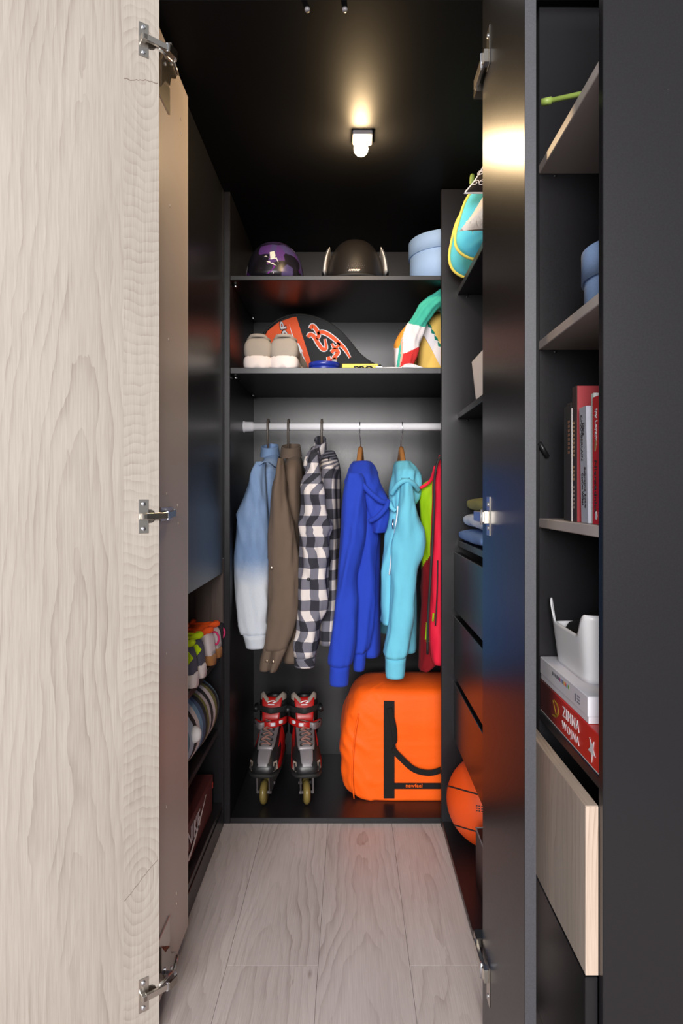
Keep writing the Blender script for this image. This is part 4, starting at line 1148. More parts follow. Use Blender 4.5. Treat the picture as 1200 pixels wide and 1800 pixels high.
hp = path([P(684, 1245, DB - 0.012), P(692, 1278, DB - 0.016), P(694, 1305, DB - 0.018), P(692, 1318, DB - 0.018), P(706, 1334, DB - 0.020), P(725, 1351, DB - 0.022), P(745, 1358, DB - 0.022), P(765, 1357, DB - 0.022), P(790, 1345, DB - 0.022), P(812, 1325, DB - 0.02), P(823, 1300, DB - 0.016), P(832, 1250, DB - 0.012)], 70)
tube('handle', hp, 0.0022, M['webbing'], db, 10, flat=((0.25, 0.2, 1), 0.0095))
lb = ribbon('label_strip', [P(692, 1381.5, DB - 0.006), P(823, 1381.5, DB - 0.006)], 10.5 * DB / F, (0, -1, 0), M['webbing'], db, 0.0015)
text('lettering', 'newfeel', P(713, 1384.5, DB - 0.0078), (1, 0, 0), (0, 0, 1), 7.2 * DB / F, M['obag'], lb, width=29 * DB / F, bold=0.02)
# ------------------------------------------------------------------ pillows
def pillow(parent, c, ux, uy, un, w, h, th, mat, name='cushion', n=26, seed=0, pinch=0.10, wr=0.004, matfn=None):
    """c centre; ux, uy in-plane axes; un thickness axis"""
    c, ux, uy, un = Vector(c), Vector(ux).normalized(), Vector(uy).normalized(), Vector(un).normalized()
    V = []; Fc = []
    def pt(i, j, s):
        u = -1 + 2 * i / n; v = -1 + 2 * j / n
        cu = 1 - pinch * (1 - v * v) * 0.6; cv = 1 - pinch * (1 - u * u) * 0.6
        t = (max(0, (1 - u ** 4)) * max(0, (1 - v ** 4))) ** 0.55
        nz = noise.noise(Vector((u * 2.5 + seed, v * 2.5, s))) + 0.5 * noise.noise(Vector((u * 7 + seed, v * 7, s)))
        return c + ux * (u * cu * w / 2) + uy * (v * cv * h / 2) + un * (s * (t * th / 2 + (wr * nz if 0 < t else 0) * min(1, t * 2)))
    for s in (-1, 1):
        b = len(V)
        for i in range(n + 1):
            for j in range(n + 1): V.append(pt(i, j, s))
        for i in range(n):
            for j in range(n):
                q = (b + i * (n + 1) + j, b + (i + 1) * (n + 1) + j, b + (i + 1) * (n + 1) + j + 1, b + i * (n + 1) + j + 1)
                Fc.append(q if s > 0 else q[::-1])
    o = mesh(name, V, Fc, mat, parent, True)
    rim = [pt(i, 0, 0) for i in range(n)] + [pt(n, j, 0) for j in range(n)] + [pt(n - i, n, 0) for i in range(n)] + [pt(0, n - j, 0) for j in range(n)]
    return o, rim

M['aqua'] = cloth('turquoise_pillow_cloth', srgb(84, 184, 212), 0.08, 800, 0.2, 0.7)
M['aqyel'] = cloth('yellow_piping', srgb(222, 204, 100), 0.08)
def rnd(rim, c, k):      # rounder corners for the pillow outline
    return rim
def rpillow(parent, c, w, h, th, tilt, mat, pip, seed, lean=0.0):
    """upright pillow with rounded corners, its broad faces towards and away from the closet front"""
    c = Vector(c); ux = Vector((math.cos(tilt), 0, math.sin(tilt))); uy = Vector((lean, 0, 1)); un = Vector((0, -1, 0))
    N = 56; rings = []
    out = ering((0, 0, 0), (1, 0, 0), (0, 1, 0), N, 0.62)
    prof = [(0.02, 0.5), (0.35, 0.49), (0.65, 0.43), (0.85, 0.30), (0.95, 0.16), (1.0, 0.0)]
    full = [(r, t) for r, t in prof] + [(r, -t) for r, t in prof[-2::-1]]
    for r, t in full:
        ring = []
        for p in out:
            q = Vector((p.x * r * w / 2, p.y * r * h / 2, 0))
            nz = noise.noise(Vector((q.x * 14 + seed, q.y * 14, t * 4))) * 0.006 + noise.noise(Vector((q.x * 40 + seed, q.y * 30, t * 4))) * 0.0025
            rid = max(0, 1 - abs(noise.noise(Vector((q.x * 9 + seed, q.y * 16, 3)))) * 5) * 0.006 * (1 if r > 0.4 else 0.2)
            ring.append(c + ux * q.x + uy * q.y + un * (t * th + (nz - rid) * (1 if t > 0 else -1) * (1 - r ** 6)))
        rings.append(ring)
    loft('cushion', rings, mat, parent)
    tube('piping', [c + ux * (p.x * w / 2 * 1.005) + uy * (p.y * h / 2 * 1.005) for p in out], 0.0042, pip, parent, 8, closed=True)
g = 'cushions on the high shelf'
zA = ZA + 0.001
t = thing('cushion', 'turquoise cushion with yellow piping leaning behind its twin', 'cushion', (0.45, 1.935, ZA), g)
rpillow(t, (0.296 + 0.178, 1.935, zA + 0.13), 0.33, 0.25, 0.07, 0.0, M['aqua'], M['aqyel'], 3, 0.22)
t = thing('cushion', 'turquoise cushion with yellow piping behind the pale fur cushion', 'cushion', (0.45, 1.775, ZA), g)
rpillow(t, (0.289 + 0.180, 1.775, zA + 0.122), 0.33, 0.236, 0.075, 0.0, M['aqua'], M['aqyel'], 8, 0.30)
M['fur'] = cloth('pale_fur', srgb(214, 204, 194), 0.12, 400, 0.4)
t = thing('cushion', 'pale grey fur cushion with a pointed corner on the high shelf', 'cushion', (0.42, 1.61, ZA), g)
a1 = Vector((1, 0.05, 0.0)); a2 = Vector((0.42, 0.12, 0.90))
fc = Vector((0.271, 1.595, zA + 0.012)) + a1.normalized() * 0.15 + a2.normalized() * 0.125
fo, rim = pillow(t, fc, a1, a2, (0, -1, 0.15), 0.30, 0.25, 0.10, M['fur'], seed=4, pinch=0.22)
V = []; Fc = []
rg = random.Random(4)
vs = [v.co.copy() for v in fo.data.vertices if v.co.y < 1.625]
for i in range(1500):
    p = vs[rg.randrange(len(vs))] + Vector((rg.uniform(-.001, .004), 0, rg.uniform(-.003, .003)))
    dr_ = Vector((rg.uniform(-0.5, 0.3), rg.uniform(-0.5, -0.1), -1)).normalized() * rg.uniform(0.008, 0.020)
    if p.z < ZA + 0.03: continue
    sd = Vector((0.0009, 0, 0.0003)); b = len(V)
    if p.z + dr_.z < ZA + 0.002: dr_.z = max(dr_.z, ZA + 0.002 - p.z)
    V += [p + sd + Vector((0, 0.002, 0)), p - sd + Vector((0, 0.002, 0)), p + dr_ + Vector((0, -0.002, 0))]; Fc.append((b, b + 1, b + 2))
tag(mesh('fur_pile', V, Fc, M['fur'], t), kind='stuff')
# black cushion with white scrolls lying on top
k = NB('black_scroll_print'); v, s = k.obj()
M['bscroll'] = cloth('black_scroll_cloth', srgb(38, 32, 32), 0.1)
t = thing('cushion', 'small black cushion with white scrolls resting on the turquoise one', 'cushion', (0.43, 1.70, 1.83), g)
ax_, ay_ = Vector((1, 0, -0.10)).normalized(), Vector((0.48, 0.03, 0.86)).normalized()
BQ = Vector((0.302, 1.692, 1.838)) + ax_ * 0.09 + ay_ * 0.07
bo, rim = pillow(t, BQ, ax_, ay_, (0, -1, 0.1), 0.18, 0.14, 0.05, M['bscroll'], seed=6, pinch=0.2)
tube('white_trim', rim, 0.0025, M['s_white'], t, 6, closed=True)
for i in range(10):
    for j in range(4):
        cx, cy = -0.075 + i * 0.0165, -0.048 + j * 0.030
        pts = []
        for q in range(15):
            a = q * 0.55 + i + j * 2; r = 0.0085 * (1 - q / 20)
            u_, v_ = cx + r * math.cos(a), cy + r * math.sin(a)
            un = (max(0, 1 - (u_ / 0.09) ** 4) * max(0, 1 - (v_ / 0.07) ** 4)) ** 0.55
            pts.append(BQ + ax_ * u_ + ay_ * v_ + Vector((0, -1, 0.1)).normalized() * (un * 0.025 + 0.0022))
        tube('scroll', pts, 0.0012, M['s_white'], t, 5)
gr = thing('garden_peg', 'small green plastic peg behind the black scroll cushion', 'peg', (PX(828, 1.74), 1.74, 1.86))
M['green'] = plain('green_plastic', srgb(130, 150, 70), 0.5)
gx = PX(828, 1.735)
loft('peg_head', [ering((gx + (z - 1.88) * 0.1, 1.735, z), (w, 0, 0), (0, w * 0.6, 0), 16, 0.7) for z, w in ((1.882, 0.003), (1.885, 0.0055), (1.90, 0.0062), (1.908, 0.0055), (1.911, 0.002))], M['green'], gr)
tube('peg_shaft', [(gx, 1.735, 1.884), (gx + 0.06, 1.738, 1.84)], 0.003, M['green'], gr, 8)

# white open carton on the middle shelf
M['card'] = plain('white_card', srgb(240, 234, 232), 0.6, 0, 0.02)
t = thing('organiser', 'white open tapered card organiser on the middle shelf', 'organiser', (0.40, 1.60, ZBs))
def tapered(parent, b0, b1, t0, t1, z0, z1, th, mat, dip=0.0, name='wall'):
    """open box from bottom rectangle b0-b1 to top rectangle t0-t1"""
    cb = [(b0[0], b0[1]), (b1[0], b0[1]), (b1[0], b1[1]), (b0[0], b1[1])]
    ct = [(t0[0], t0[1]), (t1[0], t0[1]), (t1[0], t1[1]), (t0[0], t1[1])]
    for i in range(4):
        j = (i + 1) % 4
        mb = Vector(((b0[0] + b1[0]) / 2, (b0[1] + b1[1]) / 2, 0))
        P4 = [Vector((*cb[i], z0)), Vector((*cb[j], z0)), Vector((*ct[j], z1)), Vector((*ct[i], z1))]
        inn = ((mb - (P4[0] + P4[1]) / 2)); inn.z = 0; inn = inn.normalized() * th
        V = P4 + [p + inn for p in P4]
        mesh(name, V, [(0, 1, 2, 3), (7, 6, 5, 4), (0, 4, 5, 1), (1, 5, 6, 2), (2, 6, 7, 3), (3, 7, 4, 0)], mat, parent)
    box('base', b0[0], b1[0], b0[1], b1[1], z0, z0 + th, mat, parent, 0)
tapered(t, (0.337, 1.50), (0.46, 1.715), (0.327, 1.49), (0.47, 1.722), ZBs, ZBs + 0.102, 0.003, M['card'])

# folded clothes
def folded(name, label, x0, x1, y0, y1, z0, z1, mat, seed, layers=2):
    t = thing(name, label, 'clothes', ((x0 + x1) / 2, (y0 + y1) / 2, z0), 'folded clothes')
    lh = (z1 - z0) / layers
    for L in range(layers):
        za, zb_ = z0 + L * lh, z0 + (L + 1) * lh
        rings = []
        off_ = 0.006 * math.sin(seed + L * 2)
        for i in range(25):
            v = i / 24
            y = y0 + (y1 - y0) * v
            taper = (1 - abs(2 * v - 1) ** 10) ** 0.5
            w = (x1 - x0) / 2; hh = (zb_ - za) / 2 * (0.35 + 0.65 * taper)
            ring = ering(((x0 + x1) / 2 + off_, y, (za + zb_) / 2), (w * (0.97 + 0.03 * taper), 0, 0), (0, 0, hh), 40, 0.55)
            rings.append([p + Vector((noise.noise(Vector((p.x * 20, y * 14, p.z * 30 + seed))) * 0.004, 0, noise.noise(Vector((p.x * 16 + seed, y * 16, L))) * 0.003)) for p in ring])
        loft('fold', rings, mat, t)
    return t
M['jean'] = cloth('blue_denim', srgb(104, 134, 186), 0.14, 900, 0.4); M['paleblue'] = cloth('pale_blue_cotton', srgb(206, 214, 232), 0.05)
M['olive'] = cloth('olive_knit', srgb(140, 136, 84), 0.08)
folded('folded_jeans', 'folded blue denim jeans at the bottom of the clothes stack', 0.327, 0.60, 1.62, 1.985, ZC + 0.001, 0.939, M['jean'], 1, 1)
folded('folded_shirt', 'folded pale blue shirt in the middle of the clothes stack', 0.338, 0.60, 1.64, 1.965, 0.942, 0.988, M['paleblue'], 2, 1)
folded('folded_sweater', 'folded olive sweater on top of the clothes stack', 0.350, 0.60, 1.66, 1.95, 0.992, 1.033, M['olive'], 3, 1)

# ------------------------------------------------------------------ basketball and black carton
M['ballo'] = plain('orange_ball_rubber', srgb(238, 84, 22), 0.5, 0, 0.05, 30, 0.3, 900)
BC = Vector((0.412, 1.873, T + 0.1295)); BRr = 0.1285
t = thing('basketball', 'orange basketball under the drawers', 'ball', (BC.x, BC.y, T))
lathe('ball_skin', [(BRr * math.sin(a), -BRr * math.cos(a)) for a in [math.pi * i / 32 for i in range(33)]], BC, M['ballo'], t, n=56)
vd = -BC.normalized() if False else Vector((-BC.x, -BC.y, CZ - BC.z)).normalized()
rt = Vector((0, 0, 1)).cross(vd).normalized(); upv = vd.cross(rt)
def seam(nrm_, offs):
    nrm_ = nrm_.normalized(); r = math.sqrt(BRr ** 2 - offs ** 2)
    a = nrm_.orthogonal().normalized(); b = nrm_.cross(a)
    tube('seam', [BC + nrm_ * offs + (a * math.cos(q) + b * math.sin(q)) * r for q in [2 * math.pi * i / 64 for i in range(64)]], 0.0022, M['blackrub'], t, 6, closed=True)
nA = (upv * 0.985 + rt * 0.17)
seam(nA, 0.005); seam(nA + vd * 0.05, 0.095); seam(nA - vd * 0.05, -0.092)
seam(rt * 0.95 - upv * 0.16 + vd * 0.25, 0.09)
pc = BC + (vd * 0.97 - rt * 0.20 + upv * 0.05).normalized() * BRr
lathe('valve', [(0.006, -0.004), (0.006, 0.0015), (0.004, 0.0022)], pc, M['blackrub'], t, 'Y', 12)
for i in range(3):
    base = BC + (vd * 0.96 - rt * 0.20 - upv * (0.14 + 0.05 * i)).normalized() * (BRr + 0.0012)
    for j in range(5):
        q = BC + ((base - BC) + rt * (0.008 * (j - 2))).normalized() * (BRr + 0.001)
        ribbon('ball_print', [q, q + rt * 0.005], 0.0028, vd, M['blackrub'], t, 0.0004)
t = thing('carton', 'flat black carton with pale edges in front of the basketball', 'box', (0.46, 1.55, T))
box('carton_body', 0.332, 0.60, 1.40, 1.693, T + 0.0005, 0.160, M['blackp'], t)
M['edgel'] = plain('pale_edge', srgb(150, 146, 150), 0.5)
box('edge_line', 0.3312, 0.334, 1.40, 1.6935, 0.1592, 0.1612, M['edgel'], t, 0)
box('edge_line', 0.3312, 0.60, 1.6915, 1.694, 0.1592, 0.1612, M['edgel'], t, 0)

# ------------------------------------------------------------------ bookcase contents
t = thing('plant_stake', 'thin green plastic stake jutting over the top bookcase shelf', 'stake', (0.45, 1.04, 1.691))
a, b = Vector((0.322, 1.073, 1.6985)), Vector((0.60, 0.962, 1.6985))
tube('stake_rod', [a, a.lerp(b, 0.5), b], 0.0042, M['green'], t, 10)
tube('stake_tip', [a - (b - a) * 0.004, a + (b - a) * 0.05], 0.0060, M['green'], t, 10)
M['bluetweed'] = plain('blue_tweed_card', srgb(142, 170, 214), 0.7, 0, 0.16, 500, 0.15, 500)
t = thing('round_box', 'small blue tweed round box with a lid on the bookcase shelf', 'box', (0.458, 1.045, SH[1]))
cc = (0.463, 1.043, SH[1])
lathe('box_body', [(0.077, 0), (0.077, 0.085), (0.075, 0.085)], cc, M['bluetweed'], t, n=56)
lathe('lid', [(0.077, 0.052), (0.0815, 0.046), (0.0815, 0.096), (0.080, 0.098), (0, 0.098)], cc, M['bluetweed'], t, n=56)
# books: spine at x, from far y1 to near y0
ZB3 = SH[2]
M['pages'] = plain('book_pages', srgb(222, 214, 200), 0.8, 0, 0.08, 300)
def book(label, y0, y1, h, spine, cover, x=0.380, dp=0.13, lean=0.0):
    t = thing('book', label, 'book', (x + dp / 2, (y0 + y1) / 2, ZB3), 'books on the bookcase')
    sh = Vector((0, lean, 0))
    z0, z1 = ZB3 + 0.0005, ZB3 + h
    def sl(nm, xa, xb, ya, yb, za, zb_, m, par=t, bev=0.0006):
        f = (za - z0) / h; g_ = (zb_ - z0) / h
        return slab(nm, Vector((xa, ya, za)) + sh * f, (xb - xa, 0, 0), Vector((0, 0, zb_ - za)) + sh * (g_ - f), (0, yb - ya, 0), m, par, bev)
    s = sl('spine', x, x + 0.0016, y0, y1, z0, z1, spine)
    sl('cover', x + 0.0016, x + dp, y0, y0 + 0.0012, z0, z1, cover)
    sl('cover', x + 0.0016, x + dp, y1 - 0.0012, y1, z0, z1, cover)
    sl('pages', x + 0.0016, x + dp - 0.003, y0 + 0.0012, y1 - 0.0012, z0 + 0.002, z1 - 0.003, M['pages'])
    def put(body_, frac0, wid, yc, size, mat, **kw):
        zt = ZB3 + h * frac0
        f = (zt - z0) / h
        o = text('lettering', body_, (x - 0.0003, yc + lean * f, zt), (0, -lean / h, -1), (0, -1, 0), size, mat, s, width=wid, **kw)
        return o
    return t, put, s
def bm_(c, r=0.45): return plain('book_cover', c, r, 0, 0.08, 120)
redc = bm_(srgb(206, 34, 40))
gold = plain('book_gold', srgb(150, 118, 84), 0.5); whit = M['wprint']; blk = plain('book_black_ink', srgb(40, 32, 34), 0.6)
t, put, s = book('red novel with white author lettering beside the bookcase side panel', 0.9665, 1.006, 0.199, redc, redc, 0.381)
put('Iny Lorentz', 0.90, 0.056, 0.9975, 0.012, whit, bold=0.03)
put('Nierządnica', 0.50, 0.082, 0.9985, 0.011, blk, bold=0.01)
ribbon('spine_figure', [(0.3806, 0.990, ZB3 + 0.132), (0.3806, 0.992, ZB3 + 0.122), (0.3806, 0.994, ZB3 + 0.114)], [0.004, 0.007, 0.004], (-1, 0, 0), gold, s)
ribbon('spine_mark', [(0.3806, 0.990, ZB3 + 0.020), (0.3806, 0.988, ZB3 + 0.013), (0.3806, 0.990, ZB3 + 0.008)], [0.004, 0.007, 0.003], (-1, 0, 0), whit, s)
book('slim white book squeezed between the red and grey novels', 1.0085, 1.0195, 0.207, bm_(srgb(206, 212, 206)), bm_(srgb(216, 214, 216)), 0.384)
greyc = bm_(srgb(176, 178, 190))
t, put, s = book('pale grey leaning novel with black handwritten lettering', 1.021, 1.052, 0.190, greyc, greyc, 0.380, lean=0.010)
put('Diane', 0.86, 0.020, 1.0372, 0.0085, blk)
put('CHAMBERLAIN', 0.93, 0.074, 1.0455, 0.008, blk)
put('Sekretne życie', 0.48, 0.066, 1.0345, 0.0075, blk)
put('CeeCee Wilkes', 0.43, 0.052, 1.0450, 0.0075, blk)
t, put, s = book('tall maroon book with a dark brown spine', 1.0745, 1.095, 0.2295, bm_(srgb(54, 38, 36)), bm_(srgb(156, 52, 58)), 0.380)
for i in range(22):
    zz = ZB3 + 0.17 - i * 0.0068
    if i in (9, 10, 15): continue
    ribbon('spine_print', [(0.3797, 1.088, zz), (0.3797, 1.088, zz - 0.0042)], 0.006, (-1, 0, 0), gold if i < 15 else plain('spine_pale', srgb(140, 120, 110), 0.5), s, 0.0003)
book('thin book with a white spine beside the maroon book', 1.0965, 1.1005, 0.195, M['card'], M['card'], 0.380)
t, put, s = book('thin black book with rusty spine lettering', 1.102, 1.122, 0.205, bm_(srgb(34, 30, 30)), bm_(srgb(34, 30, 30)), 0.380)
for i in range(8):
    zz = ZB3 + 0.175 - i * 0.0075
    ribbon('spine_print', [(0.3797, 1.112, zz), (0.3797, 1.112, zz - 0.005)], 0.007, (-1, 0, 0), plain('rust_print', srgb(130, 90, 70), 0.5), s, 0.0003)
book('dark grey slim book standing last in the row', 1.1235, 1.150, 0.202, bm_(srgb(30, 30, 32)), bm_(srgb(30, 30, 32)), 0.384)

# game boxes
xg = 0.372
k = NB('red_game_box_shaded'); v, s = k.obj()
nd = k.n('ShaderNodeMapRange', interpolation_type='SMOOTHSTEP'); nd.inputs[1].default_value = 1.205; nd.inputs[2].default_value = 1.10  # shadow at the far end painted in: red darkens to brown
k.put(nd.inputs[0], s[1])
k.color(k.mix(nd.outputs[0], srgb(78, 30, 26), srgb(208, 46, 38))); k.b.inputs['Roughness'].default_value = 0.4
t = thing('board_game', 'red board game box lettered ZIMNA WOJNA under the white box', 'box', (0.50, 1.11, ZD))
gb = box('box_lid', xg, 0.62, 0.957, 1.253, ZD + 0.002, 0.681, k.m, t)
box('box_tray', xg + 0.001, 0.619, 0.958, 1.252, ZD + 0.0003, ZD + 0.0025, M['card'], t, 0)
def GP(px, py): 
    d = xg * F / (px - CX); return Vector((xg - 0.0004, d, PZ(py, d)))
def facetext(body_, y0, z0, w, h_, mat, par, **kw):
    return text('lettering', body_, (xg - 0.0004, y0, z0), (0, -1, 0), (0, 0, 1), h_, mat, par, width=w, **kw)
y_a, y_b = xg * F / (989 - CX), xg * F / (1018 - CX)
facetext('ZIMNA', y_a, 0.6545, y_a - y_b, 0.0175, whit, gb, sp=1.18)
facetext('WOJNA', y_a + 0.003, 0.6285, y_a - y_b + 0.003, 0.0175, whit, gb, sp=1.18)
st = []
sc0 = Vector((xg - 0.0004, xg * F / (1040.5 - CX), 0.649))
for i in range(10):
    a = -math.pi / 2 + i * math.pi / 5; r = 0.0195 if i % 2 == 0 else 0.0075
    st.append(sc0 + Vector((0, -math.cos(a) * r * 0.8, math.sin(a) * r)))
prism('star', st, (-0.0005, 0, 0), whit, gb)
# golden emblem: a sickle and a small bar
q = path([Vector((xg - 0.0005, 1.166, 0.667)), Vector((xg - 0.0005, 1.148, 0.663)), Vector((xg - 0.0005, 1.143, 0.651)), Vector((xg - 0.0005, 1.156, 0.641)), Vector((xg - 0.0005, 1.176, 0.637))], 18)
ribbon('emblem', q, [0.002 + 0.004 * math.sin(math.pi * i / 18) for i in range(19)], (-1, 0, 0), plain('gold_print', srgb(170, 130, 40), 0.4), gb, 0.0004)
ribbon('emblem', [(xg - 0.0005, 1.172, 0.664), (xg - 0.0005, 1.152, 0.640)], 0.004, (-1, 0, 0), plain('gold_print', srgb(170, 130, 40), 0.4), gb, 0.0004)
t = thing('board_game', 'white board game box between the red box and the plastic bin', 'box', (0.5, 1.13, 0.6815))
M['whitebox'] = plain('white_box_card', srgb(226, 224, 232), 0.35, 0, 0.03)
wb = box('box_lid', xg, 0.61, 1.001, 1.253, 0.6925, 0.7245, M['whitebox'], t)
box('box_tray', xg + 0.0016, 0.608, 1.0026, 1.2515, 0.6815, 0.6935, M['whitebox'], t, 0.0005)
cols = [srgb(60, 60, 70)] * 5 + [srgb(150, 60, 110), srgb(70, 80, 150), srgb(90, 90, 90), srgb(210, 150, 50), srgb(200, 70, 50), srgb(60, 150, 160), srgb(120, 160, 50)]
for i, cc_ in enumerate(cols):
    yy_ = xg * F / (971 + i * 2.5 - CX)
    ribbon('lid_print', [(xg - 0.0004, yy_, 0.7135), (xg - 0.0004, yy_ - 0.004, 0.7135)], 0.006, (-1, 0, 0), plain('lid_print', cc_, 0.5), wb, 0.0003)
for i in range(3):
    ribbon('lid_print', [(xg - 0.0004, 1.048, 0.712 - i * 0.005), (xg - 0.0004, 1.034, 0.712 - i * 0.005)], 0.002, (-1, 0, 0), plain('grey_print', srgb(130, 128, 140), 0.5), wb, 0.0003)
ribbon('lid_print', [(xg - 0.0004, 1.057, 0.707), (xg - 0.0004, 1.052, 0.707)], 0.012, (-1, 0, 0), plain('grey_print', srgb(130, 128, 140), 0.5), wb, 0.0003)

# white plastic bin with a scooped hand hold
t = thing('storage_bin', 'white tapered plastic storage bin with scooped sides on the game boxes', 'bin', (0.49, 1.14, 0.7245))
def bring(z, x0, x1, y0, y1, n=64, e=0.22): return ering(((x0 + x1) / 2, (y0 + y1) / 2, z), ((x1 - x0) / 2, 0, 0), (0, (y1 - y0) / 2, 0), n, e)
zb0, zb1 = 0.7250, 0.843
N = 128
def bin_pt(j, f, inset):
    x0, x1 = 0.394 - 0.014 * f + inset, 0.585 + 0.010 * f - inset
    y0, y1 = 1.064 - 0.022 * f + inset, 1.232 + 0.012 * f - inset
    return bring(0, x0, x1, y0, y1, N)[j]
rings = []
def topz(j):
    p = bin_pt(j, 1, 0)
    if p.y > 1.2375: return zb0 + 0.072
    if p.x < 0.42 or p.x > 0.555:
        def sm(a, b, x): 
            q = min(1, max(0, (x - a) / (b - a))); return q * q * (3 - 2 * q)
        k_ = sm(1.052, 1.085, p.y) * (1 - sm(1.205, 1.238, p.y))
        return zb1 - 0.040 * k_
    if p.y > 1.237 or (p.y > 1.10 and p.x > 0.386): return zb0 + 0.072
    return zb1
tz = [topz(j) for j in range(N)]
for inset in (0.0, 0.0022):
    fs = [i / 12 for i in range(13)]
    if inset: fs = fs[::-1]
    for f in fs:
        ring = []
        for j in range(N):
            z = zb0 + (tz[j] - zb0) * f + (0.002 if inset and f == 0 else 0)
            p = bin_pt(j, (z - zb0) / (zb1 - zb0), inset); ring.append(Vector((p.x, p.y, z)))
        rings.append(ring)
loft('bin_wall', rings, M['white'], t, (True, True))

# ------------------------------------------------------------------ shoe cabinet contents
M['w_mesh'] = cloth('white_mesh', srgb(226, 214, 214), 0.06); M['or_l'] = cloth('orange_collar', srgb(250, 96, 40), 0.08)
M['gum'] = plain('gum_sole', srgb(176, 122, 70), 0.6); M['pinkl'] = cloth('pink_lace', srgb(206, 60, 110), 0.1); M['gband'] = cloth('grey_band', srgb(176, 166, 166), 0.06)
for d, lab in ((1.885, 'white running shoe with orange collar beside the lime striped shoe'), (1.972, 'white running shoe with orange collar beside the end panel')):
    s_ = shoe('running_shoe', lab, 'shoe', (-0.402, d, ZS), math.radians(172), 0.25, 0.084, 0.100, (M['w_mesh'], M['gum']), 'white and orange running shoes', M['pinkl'], M['or_l'], M['gband'], 0.030, M['or_l'])
    tube('lace_loop', path([(-0.425, d + 0.030, ZS + 0.085), (-0.405, d + 0.040, ZS + 0.088), (-0.394, d + 0.040, ZS + 0.070), (-0.400, d + 0.036, ZS + 0.052), (-0.41, d + 0.03, ZS + 0.06)], 20), 0.0032, M['pinkl'], s_, 6)
M['sl_grey'] = cloth('slate_mesh', srgb(92, 92, 108), 0.1); M['limef'] = cloth('lime_band', srgb(198, 226, 30), 0.06)
for d, lab in ((1.757, 'slate sports shoe with lime stripe next to the white running shoes'), (1.668, 'slate sports shoe with lime stripe half hidden by the folding door')):
    s_ = shoe('sports_shoe', lab, 'shoe', (-0.402, d, ZS), math.radians(176), 0.27, 0.088, 0.112, (M['sl_grey'], M['whitesole']), 'slate sports shoes', None, M['limef'], None, 0.036, M['limef'])
    yq = d - 0.0395
    ribbon('lime_stripe', [(-0.405, yq + 0.004, ZS + 0.092), (-0.43, yq, ZS + 0.072), (-0.455, yq - 0.001, ZS + 0.050), (-0.48, yq - 0.002, ZS + 0.036)], [0.020, 0.034, 0.034, 0.026], (0, -1, 0), M['limef'], s_, 0.003)
    ribbon('grey_stripe', [(-0.430, yq - 0.0005, ZS + 0.048), (-0.455, yq - 0.0015, ZS + 0.038)], 0.008, (0, -1, 0), M['w_mesh'], s_, 0.003)

# striped roll pillow
k = NB('striped_cloth'); v, s = k.obj()
f = k.math('FRACT', k.mul(k.add(s[1], k.add(k.mul(k.noise(v, 9, 2), 0.035), k.mul(s[2], -0.10))), 3.4))
st_ = [(0, (40, 36, 38)), (0.08, (206, 196, 196)), (0.16, (116, 112, 60)), (0.23, (40, 36, 38)), (0.31, (96, 136, 156)), (0.40, (170, 182, 200)), (0.50, (40, 36, 38)), (0.57, (214, 204, 202)), (0.66, (118, 156, 184)), (0.74, (74, 92, 124)), (0.82, (40, 36, 38)), (0.88, (112, 108, 56)), (0.94, (180, 170, 172))]
k.color(k.ramp(f, [(p, srgb(*c)) for p, c in st_], True)); k.b.inputs['Roughness'].default_value = 0.9
k.bump(k.noise(v, 500, 2), 0.25)
t = thing('bolster_pillow', 'multicoloured striped bolster with a white knot under the shoe shelf', 'pillow', (-0.495, 1.77, ZR))
rings = []
for i in range(61):
    v_ = i / 60; y = 1.53 + 0.44 * v_
    cap = (1 - abs(2 * v_ - 1) ** 5) ** 0.5
    r = 0.020 + 0.082 * cap
    ring = ering((-0.485 - 0.03 * (1 - v_), y, ZR + 0.1005), (r * 1.08, 0, 0), (0, 0, r * 0.97), 40)
    rings.append([p + Vector((noise.noise(Vector((y * 10, p.z * 9, 3))) * 0.006, 0, max(ZR + 0.001 - p.z, noise.noise(Vector((y * 12, p.x * 12, 7))) * 0.004))) for p in ring])
loft('roll', rings, k.m, t)
M['knot'] = cloth('white_knot', srgb(226, 222, 222), 0.05)
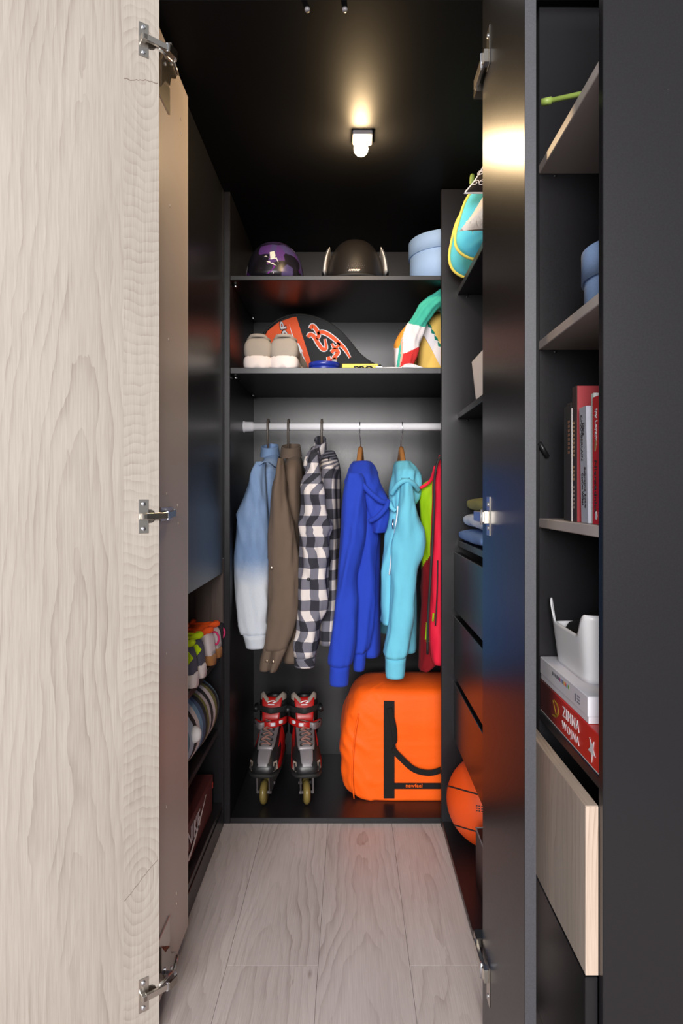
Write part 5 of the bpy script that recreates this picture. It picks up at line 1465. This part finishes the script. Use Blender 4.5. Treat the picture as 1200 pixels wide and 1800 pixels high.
lathe('knot', [(0.0, -0.002), (0.016, 0.0), (0.022, 0.008), (0.018, 0.018), (0.012, 0.024), (0.0, 0.026)], (-0.408, 1.645, 0.425), M['knot'], t, 'X', 20)

# shoe carton
M['maroonc'] = plain('maroon_card', srgb(92, 40, 40), 0.6)
t = thing('shoe_carton', 'maroon shoe box lettered NIKE on the cabinet floor', 'box', (-0.50, 1.785, ZP))
sb = box('carton_body', -0.60, -0.420, 1.62, 1.95, ZP + 0.0003, 0.166, M['maroonc'], t)
box('lid', -0.602, -0.418, 1.618, 1.952, 0.150, 0.188, M['maroonc'], t)
def SP(y, z): return Vector((-0.4172, y, z))
text('lettering', 'NIKE', SP(1.645, 0.124), (0, 1, 0), (0, 0, 1), 0.045, whit, t, width=0.135, bold=0.0)
sp_ = [SP(1.66, 0.108), SP(1.64, 0.098), SP(1.665, 0.092), SP(1.72, 0.106), SP(1.80, 0.140), SP(1.855, 0.172), SP(1.78, 0.140), SP(1.71, 0.116), SP(1.675, 0.106)]
prism('swoosh', sp_, (0.0006, 0, 0), M['card'], t)
lathe('finger_hole', [(0.012, 0.0), (0.012, 0.0012)], (-0.4184, 1.633, 0.105), M['blackrub'], t, 'X', 20)
box('sticker', -0.4182, -0.4174, 1.942, 1.951, 0.150, 0.166, plain('orange_sticker', srgb(206, 70, 40), 0.5), t, 0)

t = thing('pouch', 'soft black pouch lying inside the white storage bin', 'pouch', (0.49, 1.15, 0.728))
rings = []
for z, f_ in ((0.7285, 0.90), (0.74, 0.955), (0.77, 0.96), (0.79, 0.95), (0.800, 0.90), (0.806, 0.75), (0.808, 0.4)):
    rings.append([p + Vector((0, 0, noise.noise(p * 20) * 0.003 if z > 0.78 else 0)) for p in bring(z, 0.490 - 0.094 * f_, 0.490 + 0.094 * f_, 1.148 - 0.080 * f_, 1.148 + 0.080 * f_, 40, 0.4)])
loft('pouch_body', rings, cloth('black_pouch_cloth', (0.006, 0.006, 0.006), 0.2), t)
tube('zip', [(0.42, 1.148, 0.8105), (0.49, 1.150, 0.8115), (0.56, 1.148, 0.8105)], 0.002, M['blackp'], t, 6)
